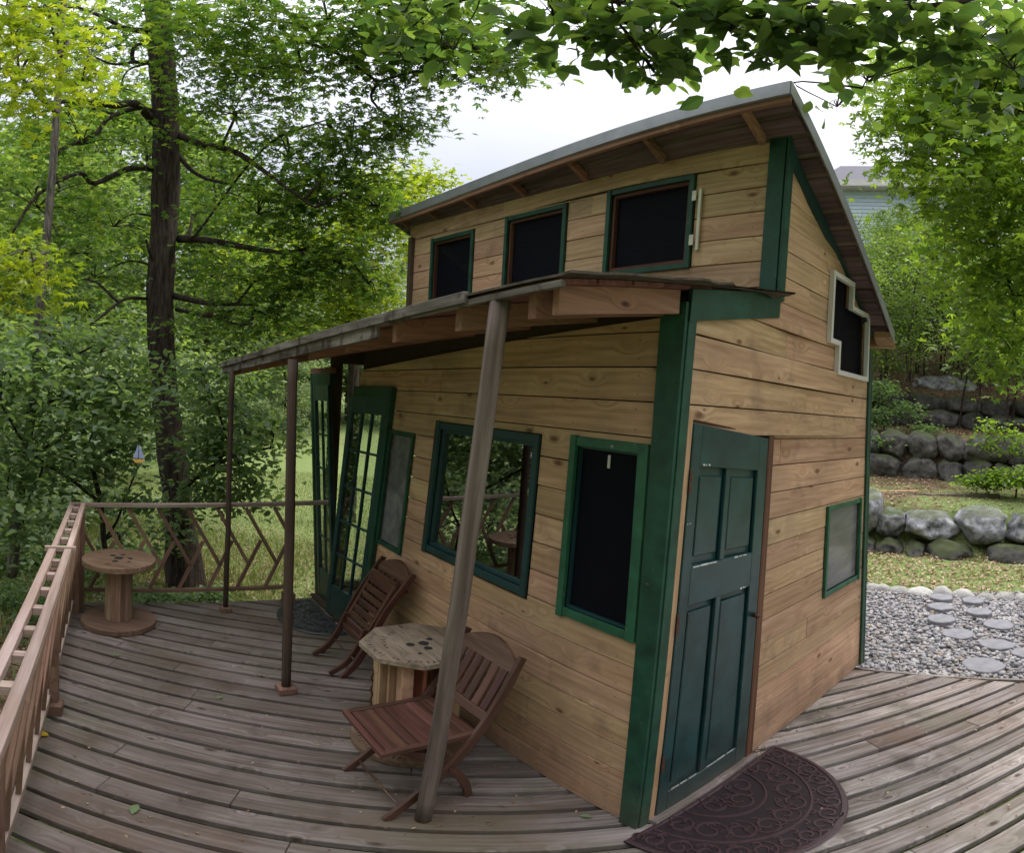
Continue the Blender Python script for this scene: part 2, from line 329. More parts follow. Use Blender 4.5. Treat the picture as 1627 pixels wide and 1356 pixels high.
M['leaf_ground'] = leafmat('ground_cover_leaves', (.05, .10, .03), (.08, .15, .04), (.13, .2, .06), 1.5)
M['litter'] = leafmat('dead_leaves', (.14, .075, .035), (.30, .19, .10), (.46, .36, .22), 1.2, .15)
def barkmat(name, c1, c2):
    m, n, b = new_mat(name); t = N(n, 'ShaderNodeTexCoord')
    a = N(n, 'ShaderNodeTexNoise', i_Scale=1.0, i_Detail=7.0, i_Roughness=.65, i_Distortion=.4); n.links.new(vmath(n, 'MULTIPLY', t.outputs['Object'], (34, 34, 5)), a.inputs['Vector'])
    r = ramp(n, [(.36, c1), (.64, c2)]); n.links.new(a.outputs[0], r.inputs[0]); n.links.new(r.outputs[0], b.inputs['Base Color'])
    b.inputs['Roughness'].default_value = .95; b.inputs['Specular IOR Level'].default_value = .15; bump(n, b, a.outputs[0], 1., .03); return m
M['bark'] = barkmat('maple_bark', (.018, .013, .011), (.085, .066, .054))
M['bark2'] = barkmat('pale_bark', (.06, .052, .045), (.2, .18, .16))
M['rock'] = rockmat('grey_boulder', (.06, .06, .064), (.42, .42, .44), .7, sc=5.5)
M['rockd'] = rockmat('shade_toned_mossy_stone', (.035, .033, .03), (.145, .138, .125), .8, (.05, .065, .02))  # grove's shade put into the stone colour; green moss on top faces
M['rockw'] = rockmat('pale_border_stone', (.34, .33, .31), (.58, .56, .53), .15, sc=9.)

# ------------------------------------------------------------------ object helpers
def thing(name, label, cat, loc, group=None):
    o = bpy.data.objects.new(name, None); COL.objects.link(o); o.empty_display_size = .1
    o.location = loc; o['label'] = label; o['category'] = cat
    if group: o['group'] = group
    bpy.context.view_layer.update() if False else None
    o['_'] = 0; del o['_']
    return o
def wmat(o):
    return (wmat(o.parent) @ o.matrix_parent_inverse if o.parent else Matrix()) @ Matrix.LocRotScale(o.location, o.rotation_euler, o.scale)
def adopt(o, parent):
    o.parent = parent; o.matrix_parent_inverse = wmat(parent).inverted()
def tag(o, label, cat, group=None):
    o['label'] = label; o['category'] = cat
    if group: o['group'] = group
    return o
def struct(o): o['kind'] = 'structure'; return o
def stuff(o): o['kind'] = 'stuff'; return o

def mobj(name, verts, faces, mat, parent=None, frame=None, smooth=False, bevel=0., fix=True):
    """verts in world space; frame = (origin, xaxis, yaxis) gives the grain direction"""
    if frame is None:
        org = sum((Vector(v) for v in verts), Vector()) / len(verts); R = Matrix.Identity(3)
    else:
        org = Vector(frame[0]); X = Vector(frame[1]).normalized(); Y = Vector(frame[2]); Y = (Y - X * Y.dot(X)).normalized(); Z = X.cross(Y)
        R = Matrix((X, Y, Z)).transposed()
    Ri = R.transposed()
    me = bpy.data.meshes.new(name)
    me.from_pydata([Ri @ (Vector(v) - org) for v in verts], [], faces)
    if fix:
        bm = bmesh.new(); bm.from_mesh(me); bmesh.ops.recalc_face_normals(bm, faces=bm.faces)
        if bevel: bmesh.ops.bevel(bm, geom=[e for e in bm.edges if len(e.link_faces) == 2 and e.calc_face_angle(0) > .6], offset=bevel, segments=1, affect='EDGES', clamp_overlap=True)
        bm.to_mesh(me); bm.free()
    if smooth:
        me.polygons.foreach_set('use_smooth', [True] * len(me.polygons))
    if isinstance(mat, str): mat = M[mat]
    me.materials.append(mat)
    o = bpy.data.objects.new(name, me); COL.objects.link(o)
    o.location = org; o.rotation_euler = R.to_euler()
    if parent is not None: adopt(o, parent)
    return o
BF = [(0, 1, 3, 2), (4, 6, 7, 5), (0, 4, 5, 1), (2, 3, 7, 6), (0, 2, 6, 4), (1, 5, 7, 3)]
def boxverts(fn, a, b, c):
    return [fn(x, y, z) for x in a for y in b for z in c]
def hbox(name, u, v, z, mat, parent, fn=W, ax='u', bevel=.002, smooth=False):
    vs = boxverts(fn, u, v, z); ctr = sum(vs, Vector()) / 8
    U_, V_, Z_ = vs[4] - vs[0], vs[2] - vs[0], vs[1] - vs[0]
    X, Y = {'u': (U_, Z_), 'v': (V_, Z_), 'z': (Z_, U_), 'uv': (U_, V_), 'zv': (Z_, V_)}[ax]
    return mobj(name, vs, BF, mat, parent, (ctr, X, Y), bevel=bevel)
def multibox(name, boxes, mat, parent, fn=W, ax='u', bevel=.0015):
    vs, fs = [], []
    for (u, v, z) in boxes:
        k = len(vs); vs += boxverts(fn, u, v, z); fs += [tuple(i + k for i in f) for f in BF]
    X, Y = {'u': (UA, Vector((0, 0, 1))), 'v': (VA, Vector((0, 0, 1))), 'z': (Vector((0, 0, 1)), UA), 'zv': (Vector((0, 0, 1)), VA)}[ax]
    return mobj(name, vs, fs, mat, parent, (sum(vs, Vector()) / len(vs), X, Y), bevel=bevel)
def beam(name, p0, p1, w_, h_, mat, parent=None, up=Vector((0, 0, 1)), bevel=.002, taper=1.):
    p0, p1 = Vector(p0), Vector(p1); X = (p1 - p0).normalized()
    Y = up.cross(X)
    if Y.length < 1e-3: Y = Vector((1, 0, 0)).cross(X)
    Y.normalize(); Z = X.cross(Y)
    vs = [p + Y * (a * w_ / 2 * t) + Z * (b * h_ / 2 * t) for p, t in ((p0, 1), (p1, taper)) for a in (-1, 1) for b in (-1, 1)]
    return mobj(name, vs, BF, mat, parent, ((p0 + p1) / 2, X, Y if w_ > h_ else Z), bevel=bevel)
def tubegeo(pts, rad, n=10, wob=0., cap=True, seed=0):
    pts = [Vector(p) for p in pts]; vs, fs = [], []
    ref = Vector((.31, .87, .17))
    for i, p in enumerate(pts):
        T = (pts[min(i + 1, len(pts) - 1)] - pts[max(i - 1, 0)]).normalized()
        A = T.cross(ref); A = A.normalized() if A.length > .1 else T.cross(Vector((1, 0, 0))).normalized()
        B = T.cross(A); r = rad[i] if hasattr(rad, '__len__') else rad
        for k in range(n):
            a = 2 * math.pi * k / n
            rr = r * (1 + (wob * mnoise.noise(Vector((math.cos(a) * 2.5, math.sin(a) * 2.5, i * .35 + seed))) if wob else 0))
            vs.append(p + (A * math.cos(a) + B * math.sin(a)) * rr)
    for i in range(len(pts) - 1):
        for k in range(n):
            a, b = i * n + k, i * n + (k + 1) % n
            fs.append((a, b, b + n, a + n))
    if cap: fs.append(tuple(range(n))[::-1]); fs.append(tuple(range(len(vs) - n, len(vs))))
    return vs, fs
def joingeo(parts):
    vs, fs = [], []
    for v, f in parts:
        k = len(vs); vs += list(v); fs += [tuple(i + k for i in t) for t in f]
    return vs, fs
def smoothpath(pts, n=6):
    P = [Vector(p) for p in pts]; P = [P[0] * 2 - P[1]] + P + [P[-1] * 2 - P[-2]]; out = []
    for i in range(1, len(P) - 2):
        a, b, c, d = P[i - 1:i + 3]
        for k in range(n):
            t = k / n
            out.append(.5 * ((2 * b) + (c - a) * t + (2 * a - 5 * b + 4 * c - d) * t * t + (3 * b - a - 3 * c + d) * t ** 3))
    out.append(P[-2]); return out
def discgeo(c, r, z0, z1, n=40, inner=0., A=UA, B=VA, jag=0.):
    vs, fs = [], []; rs = [r * (1 + jag * random.uniform(-1, 1)) for _ in range(n)]
    for zz in (z0, z1):
        for k in range(n):
            a = 2 * math.pi * k / n; vs.append(Vector(c) + A * math.cos(a) * rs[k] + B * math.sin(a) * rs[k] + Vector((0, 0, zz)))
    fs = [(k, (k + 1) % n, n + (k + 1) % n, n + k) for k in range(n)] + [tuple(range(n))[::-1], tuple(range(n, 2 * n))]
    return vs, fs

# ================================================================== GROUND
AZR = D2R(40.6); SO = Vector((math.sin(AZR), math.cos(AZR), 0)); SQ = Vector((math.cos(AZR), -math.sin(AZR), 0))
def sm(x, a, b):
    t = clampf((x - a) / (b - a)); return t * t * (3 - 2 * t)
def lerp_tab(x, tab):
    if x <= tab[0][0]: return tab[0][1]
    for (a, fa), (b, fb) in zip(tab, tab[1:]):
        if x <= b: return fa + (fb - fa) * (x - a) / (b - a)
    return tab[-1][1]
RT = [(0, -.16), (9.4, -.12), (9.75, .0), (9.95, .52), (10.4, .66), (12.6, .78), (12.75, .9), (13.05, 1.55), (13.5, 1.68), (15.6, 1.85), (15.8, 2.1), (16.1, 2.75), (17, 2.95), (22, 4.6), (27, 6.6), (34, 7.6), (140, 12)]
LT = [(0, -.42), (20, -.42), (34, .2), (60, 2.5), (140, 12)]
def ground_h(x, y):
    r = math.hypot(x, y); az = math.degrees(math.atan2(x, y))
    wr = sm(az, 4, 20) * (1 - sm(az, 120, 170))
    s = x * SO.x + y * SO.y
    hr = lerp_tab(s, RT); hl = lerp_tab(r, LT)
    if r > 6: hl -= sm(-az, 36, 62) * (1 - sm(-az, 120, 150)) * min(r - 6, 60) * .28
    if s < 8: hr += 0
    nz_ = mnoise.noise(Vector((x * .35, y * .35, 0))) * .05 * sm(r, 6, 12) + mnoise.noise(Vector((x * .05, y * .05, 3))) * .5 * sm(r, 25, 60)
    return hr * wr + hl * (1 - wr) + nz_
def build_ground():
    ss = [-140, -90, -60, -40, -28, -20, -15, -11, -8] + [i * .5 - 7 for i in range(31)] + [8.6, 9, 9.4, 9.6, 9.75, 9.85, 9.95, 10.1, 10.4, 11, 11.6, 12.2, 12.6, 12.75, 12.9, 13.05, 13.25, 13.5, 14, 14.6, 15.2, 15.6, 15.8, 15.95, 16.1, 16.5, 17, 18, 19, 20, 21, 22, 24, 26, 28, 31, 34, 38, 44, 52, 62, 76, 95, 120, 140]
    qs = [-140, -110, -85, -65, -50, -40, -33, -28, -24] + [i * .6 - 21 for i in range(71)] + [24, 27, 31, 36, 43, 52, 65, 85, 110, 140]
    vs, fs = [], []
    for s in ss:
        for q in qs:
            x, y = SO.x * s + SQ.x * q, SO.y * s + SQ.y * q; vs.append((x, y, ground_h(x, y)))
    nq = len(qs)
    for i in range(len(ss) - 1):
        for j in range(nq - 1): fs.append((i * nq + j, i * nq + j + 1, (i + 1) * nq + j + 1, (i + 1) * nq + j))
    m, n, b = new_mat('lawn_and_soil'); t = N(n, 'ShaderNodeTexCoord')
    P_ = t.outputs['Object']
    a = N(n, 'ShaderNodeTexNoise', i_Scale=.55, i_Detail=6.0, i_Roughness=.6); n.links.new(P_, a.inputs['Vector'])
    f = N(n, 'ShaderNodeTexNoise', i_Scale=26.0, i_Detail=6.0, i_Roughness=.75); n.links.new(P_, f.inputs['Vector'])
    f2 = N(n, 'ShaderNodeTexNoise', i_Scale=7.0, i_Detail=6.0, i_Roughness=.7); n.links.new(P_, f2.inputs['Vector'])
    grass = ramp(n, [(.3, (.085, .12, .035)), (.5, (.18, .23, .08)), (.7, (.28, .34, .14))]); n.links.new(f.outputs[0], grass.inputs[0])
    soil = ramp(n, [(.3, (.035, .022, .015)), (.52, (.12, .075, .05)), (.7, (.28, .19, .13))]); n.links.new(f2.outputs[0], soil.inputs[0])
    sp = N(n, 'ShaderNodeSeparateXYZ'); n.links.new(P_, sp.inputs[0])
    g = N(n, 'ShaderNodeNewGeometry'); gz = N(n, 'ShaderNodeSeparateXYZ'); n.links.new(g.outputs['Normal'], gz.inputs[0])
    # soil under the trees beside the deck, on the stepped bank and where the slope is steep
    ln = vmath(n, 'DISTANCE', P_, (-6.2, 3.0, 0)); dist = ln.node.outputs['Value']
    k1 = N(n, 'ShaderNodeMapRange'); k1.inputs[1].default_value = 3.2; k1.inputs[2].default_value = 6.0; k1.inputs[3].default_value = 1.; k1.inputs[4].default_value = -.35; n.links.new(dist, k1.inputs[0])
    k2 = N(n, 'ShaderNodeMapRange'); k2.inputs[1].default_value = .3; k2.inputs[2].default_value = 1.0; k2.inputs[3].default_value = -.1; k2.inputs[4].default_value = .75; n.links.new(sp.outputs[2], k2.inputs[0])
    k2b = fmath(n, 'MULTIPLY', k2.outputs[0], fmath(n, 'GREATER_THAN', sp.outputs[0], 0.))
    k3 = fmath(n, 'MAXIMUM', k1.outputs[0], k2b)
    k4 = fmath(n, 'ADD', k3, fmath(n, 'MULTIPLY', fmath(n, 'SUBTRACT', a.outputs[0], .5), 2.2))
    k5 = fmath(n, 'ADD', k4, fmath(n, 'MULTIPLY', fmath(n, 'SUBTRACT', f2.outputs[0], .5), 1.4))
    kr = N(n, 'ShaderNodeMapRange'); kr.inputs[1].default_value = .25; kr.inputs[2].default_value = .6; n.links.new(k5, kr.inputs[0])
    n.links.new(mixc(n, grass.outputs[0], soil.outputs[0], kr.outputs[0]), b.inputs['Base Color'])
    b.inputs['Roughness'].default_value = .95; b.inputs['Specular IOR Level'].default_value = .1
    bump(n, b, f.outputs[0], .7, .03)
    o = mobj('ground', vs, fs, m, None, (Vector((0, 0, 0)), Vector((1, 0, 0)), Vector((0, 1, 0))), smooth=True, fix=False)
    struct(o)
build_ground()

# ------------------------------------------------------------------ gravel bed, pebbles
ICO = None
def ico(sub):
    bm = bmesh.new(); bmesh.ops.create_icosphere(bm, subdivisions=sub, radius=1)
    v = np.array([p.co[:] for p in bm.verts]); f = [tuple(x.index for x in q.verts) for q in bm.faces]; bm.free(); return v, f
ico1, ico1f = ico(1); ico2, ico2f = ico(3); ico3, ico3f = ico(4)
def bulk(name, V, F, mat, parent=None, smooth=False, kind=None):
    """V (n,k,3) world verts of n copies of a template, F (m,j) template faces"""
    V = np.asarray(V, dtype=np.float32); n_, k_, _ = V.shape; F = np.asarray(F, dtype=np.int32); m_, j_ = F.shape
    org = V.reshape(-1, 3).mean(0)
    me = bpy.data.meshes.new(name)
    me.vertices.add(n_ * k_); me.vertices.foreach_set('co', (V - org).reshape(-1))
    L = (F[None] + (np.arange(n_, dtype=np.int32) * k_)[:, None, None]).reshape(-1)
    me.loops.add(len(L)); me.loops.foreach_set('vertex_index', L)
    me.polygons.add(n_ * m_); me.polygons.foreach_set('loop_start', np.arange(n_ * m_, dtype=np.int32) * j_)
    me.polygons.foreach_set('loop_total', np.full(n_ * m_, j_, dtype=np.int32))
    if smooth: me.polygons.foreach_set('use_smooth', np.ones(n_ * m_, dtype=bool))
    me.update(calc_edges=True)
    me.materials.append(M[mat] if isinstance(mat, str) else mat)
    o = bpy.data.objects.new(name, me); COL.objects.link(o); o.location = Vector(org.tolist())
    if parent is not None: adopt(o, parent)
    if kind: o['kind'] = kind
    return o
def rots(n, tilt, up=(0, 0, 1)):
    """n rotation matrices: random yaw, then tilt of the normal away from up by ~tilt rad"""
    yaw = rng.uniform(0, 2 * np.pi, n); t = np.abs(rng.normal(0, tilt, n)); ax = rng.uniform(0, 2 * np.pi, n)
    cy, sy = np.cos(yaw), np.sin(yaw); Z = np.zeros(n); O = np.ones(n)
    Rz = np.stack([cy, -sy, Z, sy, cy, Z, Z, Z, O], 1).reshape(n, 3, 3)
    k = np.stack([np.cos(ax), np.sin(ax), Z], 1); K = np.stack([Z, -k[:, 2], k[:, 1], k[:, 2], Z, -k[:, 0], -k[:, 1], k[:, 0], Z], 1).reshape(n, 3, 3)
    R = np.eye(3)[None] + np.sin(t)[:, None, None] * K + (1 - np.cos(t))[:, None, None] * (K @ K)
    return R @ Rz

def hcoord(p): d = Vector(p) - C0; return d.dot(UA), d.dot(VA)
def gravel():
    # bed between the deck edge and the border stones
    poly = [W(.9, 2.3, 0), W(-5.5, 3.4, 0), W(-6, 7.5, 0), W(-.45, 5.4, 0), W(.1, 5.0, 0), W(1.6, 5.15, 0), W(2.5, 5.2, 0), W(3., 2.6, 0)]
    m, n, b = new_mat('gravel_bed'); t = N(n, 'ShaderNodeTexCoord')
    vo = N(n, 'ShaderNodeTexVoronoi', i_Scale=28.0); n.links.new(t.outputs['Object'], vo.inputs['Vector'])
    sp = N(n, 'ShaderNodeSeparateColor'); n.links.new(vo.outputs['Color'], sp.inputs[0])
    r = ramp(n, [(0, (.10, .10, .10)), (.5, (.26, .25, .25)), (1, (.45, .44, .43))]); n.links.new(sp.outputs[0], r.inputs[0])
    n.links.new(r.outputs[0], b.inputs['Base Color']); bump(n, b, vo.outputs['Distance'], .8, .02)
    vs = [Vector((p.x, p.y, -.10)) for p in poly] ; k = len(vs)
    vs += [v - Vector((0, 0, .12)) for v in vs]
    struct(mobj('gravel_path', vs, [tuple(range(k)), tuple(range(k, 2 * k))[::-1]] + [(i, (i + 1) % k, k + (i + 1) % k, k + i) for i in range(k)], m))
    px = np.array([(p.x, p.y) for p in poly])
    def inside(P):
        c = np.zeros(len(P), bool); j = len(px) - 1
        for i in range(len(px)):
            xi, yi = px[i]; xj, yj = px[j]
            c ^= ((yi > P[:, 1]) != (yj > P[:, 1])) & (P[:, 0] < (xj - xi) * (P[:, 1] - yi) / (yj - yi + 1e-9) + xi); j = i
        return c
    P = rng.uniform((1.5, 2.3), (8.0, 7.2), (34000, 2)); P = P[inside(P)]
    az = np.degrees(np.arctan2(P[:, 0], P[:, 1])); P = P[(az > 30) & (az < 56)][:15000]; n_ = len(P)
    sc = rng.uniform(.015, .036, n_)[:, None, None] * (np.array([1, .72, .5])[None, None] * rng.uniform(.8, 1.2, (n_, 1, 3)))
    V = (ico1[None] * (1 + rng.uniform(-.12, .12, (n_, len(ico1), 1)))) * sc
    V = np.einsum('nij,nkj->nki', rots(n_, .35), V)
    V += np.concatenate([P, rng.uniform(-.098, -.075, (n_, 1))], 1)[:, None]
    m2, n2, b2 = new_mat('pebbles'); g = N(n2, 'ShaderNodeNewGeometry')
    r = ramp(n2, [(0, (.11, .11, .115)), (.25, (.2, .195, .205)), (.5, (.29, .28, .285)), (.75, (.38, .37, .375)), (.9, (.27, .21, .18)), (1, (.5, .49, .48))]); n2.links.new(g.outputs['Random Per Island'], r.inputs[0])
    n2.links.new(r.outputs[0], b2.inputs['Base Color']); b2.inputs['Roughness'].default_value = .75
    o = bulk('gravel', V, ico1f, m2, smooth=True, kind='stuff'); tag(o, 'grey and white rounded gravel between the deck and the lawn', 'gravel')
gravel()

# stepping stones (centre bearings surveyed on the gravel), semi-axes
steps = [((4.48, 5.07), .15, 'small thick grey stepping stone against the border stones, left column top'),
 ((4.23, 4.80), .155, 'thick grey stepping stone second from the lawn in the left column'),
 ((3.96, 4.46), .165, 'thick round grey stepping stone third from the lawn in the left column'),
 ((4.71, 4.81), .14, 'small brownish grey stepping stone at the top of the right column by the lawn'),
 ((4.47, 4.46), .15, 'thick grey stepping stone with dead leaves at its front edge, second in the right column'),
 ((4.37, 4.08), .17, 'flat pale grey stepping stone near the right edge, third in the right column'),
 ((3.84, 4.08), .175, 'flat grey stepping stone sunk flush in the gravel below the left column'),
 ((3.93, 3.67), .17, 'flat pale grey stepping stone nearer the deck below the right column'),
 ((3.98, 3.36), .15, 'grey stepping stone cut off by the right edge of the picture'),
 ((3.47, 3.36), .20, 'wide grey stepping stone half under the edge of the deck'),
 ((3.82, 3.05), .16, 'grey stepping stone in the right corner between deck and picture edge')]
for (c, r, lab) in steps:
    v, f = discgeo(Vector((c[0], c[1], 0)), r * .88, -.095, -.035 if 'thick' in lab or 'small' in lab else -.058, 13, jag=.10)
    o = mobj('stepping_stone', v, f, 'slate', bevel=.006); tag(o, lab, 'stepping stone', 'round stepping stones across the gravel')

def rockgeo(sx, sy, sz, seed, v=ico3, amp=.28, flat=.6):
    """boulder: a ball cut by random fracture planes, then roughened"""
    rr = random.Random(seed * 7 + 1); out = []
    planes = []
    for ax in ((1, 0, 0), (-1, 0, 0), (0, 1, 0), (0, -1, 0), (0, 0, 1), (0, 0, -1)):
        n_ = (Vector(ax) + Vector((rr.gauss(0, .22), rr.gauss(0, .22), rr.gauss(0, .22)))).normalized(); planes.append((n_, rr.uniform(.66, .85)))
    for _ in range(7):
        n_ = Vector((rr.gauss(0, 1), rr.gauss(0, 1), rr.gauss(0, .8))).normalized(); planes.append((n_, rr.uniform(.72, .95)))
    for p in v:
        q = Vector(p.tolist())
        if flat > .3:
            for n_, d_ in planes:
                e = q.dot(n_) - d_
                if e > 0: q = q - n_ * e * .93
            q *= 1.22
        d = 1 + amp * .35 * mnoise.fractal(q * 2.0 + Vector((seed * 3.1, seed, 0)), .8, 2, 4)
        out.append(Vector((q.x * sx * d, q.y * sy * d, q.z * sz * d)))
    return out
def rock(name, ctr, size, seed, mat, parent=None, yaw=0., v=ico3, f=ico3f, **k):
    R = Matrix.Rotation(yaw, 3, 'Z'); vs = [R @ q + Vector(ctr) for q in rockgeo(*size, seed, v, **k)]
    return mobj(name, vs, f, mat, parent, smooth=True, fix=False)
# border stones along the gravel's far edge
bl = ['white rounded border stone touching the cabin corner', 'greyish violet border stone second from the cabin corner', 'flat white border stone left of the long low one', 'long low white border stone left of the pointed grey one',
      'pointed grey border stone above the left column of steps', 'large bright white border stone right of the pointed grey one', 'small pinkish white border stone above the right column of steps', 'rounded pale border stone near the right picture edge', 'pale border stone cut by the right picture edge']
bx = [(1386, .10, .075), (1402, .10, .07), (1428, .14, .06), (1462, .17, .065), (1497, .12, .095), (1530, .14, .08), (1567, .11, .055), (1597, .13, .08), (1627, .12, .075)]
for i, (x, r, h) in enumerate(bx):
    p = bearing(x, 944, 7.05); o = rock('border_stone', (p.x, p.y, -.10), (r, r * .8, h * 1.25), i + 3, 'rockw', yaw=-AZR, v=ico2, f=ico2f, flat=.2)
    tag(o, bl[i], 'stone', 'rounded stones edging the gravel')

# boulder walls on the bank
def sq(s, q, z): return Vector((SO.x * s + SQ.x * q, SO.y * s + SQ.y * q, z))
wall1 = thing('boulder_retaining_wall', 'low wall of big pale grey boulders along the foot of the bank behind the lawn', 'retaining wall', sq(9.9, 0, -.1))
YAWR = -AZR
def q_at(x, s):                     # sideways coordinate of a bearing at outward distance s
    lo = (x - 813.5) / FPX; return s * math.tan(lo - AZR)
for i, (x0, x1, z0, z1) in enumerate([(1352, 1409, .0, .78), (1403, 1447, .06, .50), (1447, 1529, .05, .50), (1531, 1607, .05, .60), (1612, 1668, .05, .56), (1668, 1720, -.05, .55), (1300, 1352, 0, .6)]):
    q0, q1 = q_at(x0, 9.75), q_at(x1, 9.75)
    rock('boulder', sq(9.85, (q0 + q1) / 2, (z0 + z1) / 2 + .02), ((q1 - q0) / 2 * 1.0, .42, (z1 - z0) / 2 * .95), i + 20, 'rock', wall1, YAWR, flat=.5, amp=.34)
for i, (x0, x1, z0, z1) in enumerate([(1452, 1482, -.2, .04), (1478, 1560, -.35, .05), (1585, 1665, -.3, .1), (1405, 1450, -.3, .02), (1370, 1405, -.25, .05)]):
    q0, q1 = q_at(x0, 9.4), q_at(x1, 9.4)
    rock('low_boulder', sq(9.5, (q0 + q1) / 2, (z0 + z1) / 2), ((q1 - q0) / 2, .35, (z1 - z0) / 2 * 1.2), i + 40, 'rockd', wall1, YAWR, flat=.4)
wall2 = thing('mossy_stone_wall', 'mossy, shade-toned fieldstone retaining wall in two courses on the second step of the bank', 'retaining wall', sq(12.8, 0, .8))
rs = random.Random(5)
for course, (z0, z1) in enumerate([(.68, 1.22), (1.18, 1.74)]):
    q = q_at(1330, 12.7) - rs.uniform(0, .5)
    while q < q_at(1720, 12.7):
        L_ = rs.uniform(.42, .95)
        rock('fieldstone', sq(12.82 + .08 * course + rs.uniform(-.05, .05), q + L_ / 2, (z0 + z1) / 2 + rs.uniform(-.03, .03)), (L_ / 2 * 1.04, .32, (z1 - z0) / 2 * rs.uniform(.95, 1.15)), int(q * 50) % 97 + course * 7, 'rockd', wall2, YAWR, v=ico3, f=ico3f, flat=.5, amp=.32)
        q += L_
wall3 = thing('shaded_upper_stone_wall', 'deep shaded stone wall under the grove at the top of the bank', 'retaining wall', sq(15.9, 0, 1.9))
for course, (z0, z1) in enumerate([(1.85, 2.3), (2.25, 2.7)]):
    q = q_at(1330, 15.8) - rs.uniform(0, .5)
    while q < q_at(1700, 15.8):
        L_ = rs.uniform(.6, 1.2)
        rock('fieldstone', sq(15.9 + .1 * course, q + L_ / 2, (z0 + z1) / 2), (L_ / 2 * 1.04, .4, (z1 - z0) / 2 * 1.1), int(q * 50) % 91 + course * 5, 'rockd', wall3, YAWR, v=ico2, f=ico2f, flat=.6, amp=.25)
        q += L_
o = rock('ledge_rock', sq(17.3, q_at(1497, 17.3), 3.0), (.9, .5, .3), 77, 'rock', None, YAWR, amp=.4); tag(o, 'pale ledge rock showing between the grove stems above the walls', 'rock')
o = beam('fallen_board', bearing(1330, 782, 10.75), bearing(1458, 781, 10.9), .15, .035, 'pine_old'); tag(o, 'pale sawn board lying on the boulder wall next to the cabin', 'board')
o = beam('weathered_log', bearing(1395, 786, 10.6), bearing(1588, 788, 10.95), .11, .06, 'post'); tag(o, 'long grey weathered timber lying on the bank behind the boulders', 'timber')

# ================================================================== DECK
dk = bpy.data.objects.new('deck', None); COL.objects.link(dk); dk.location = (0, 0, 0); dk['kind'] = 'structure'
TH = D2R(6.06); DX = Vector((math.cos(TH), math.sin(TH), 0)); DY = Vector((-math.sin(TH), math.cos(TH), 0))
deckpoly = [W(3.62, -2.24, 0), W(3.62, .05, 0), W(1.5, .6, 0), W(.6, 2.3, 0), W(-.19, 2.45, 0), W(-1.2, 2.70, 0), W(-3.8, 3.2, 0), W(-4.2, -2.24, 0)]
decktri = [[W(3.62, -2.24, 0), W(3.62, .25, 0), W(-4.6, .25, 0), W(-4.6, -2.24, 0)], [W(.35, .25, 0), W(.35, 2.37, 0), W(-.19, 2.44, 0), W(-1.2, 2.70, 0), W(-3.8, 3.3, 0), W(-4.6, 3.5, 0), W(-4.6, .25, 0)]]
def clip(poly, nrm, d, keep=1):
    out = []
    for i in range(len(poly)):
        a, b = poly[i], poly[(i + 1) % len(poly)]; da, db = (a.dot(nrm) - d) * keep, (b.dot(nrm) - d) * keep
        if da >= 0: out.append(a)
        if da * db < 0: out.append(a.lerp(b, da / (da - db)))
    return out
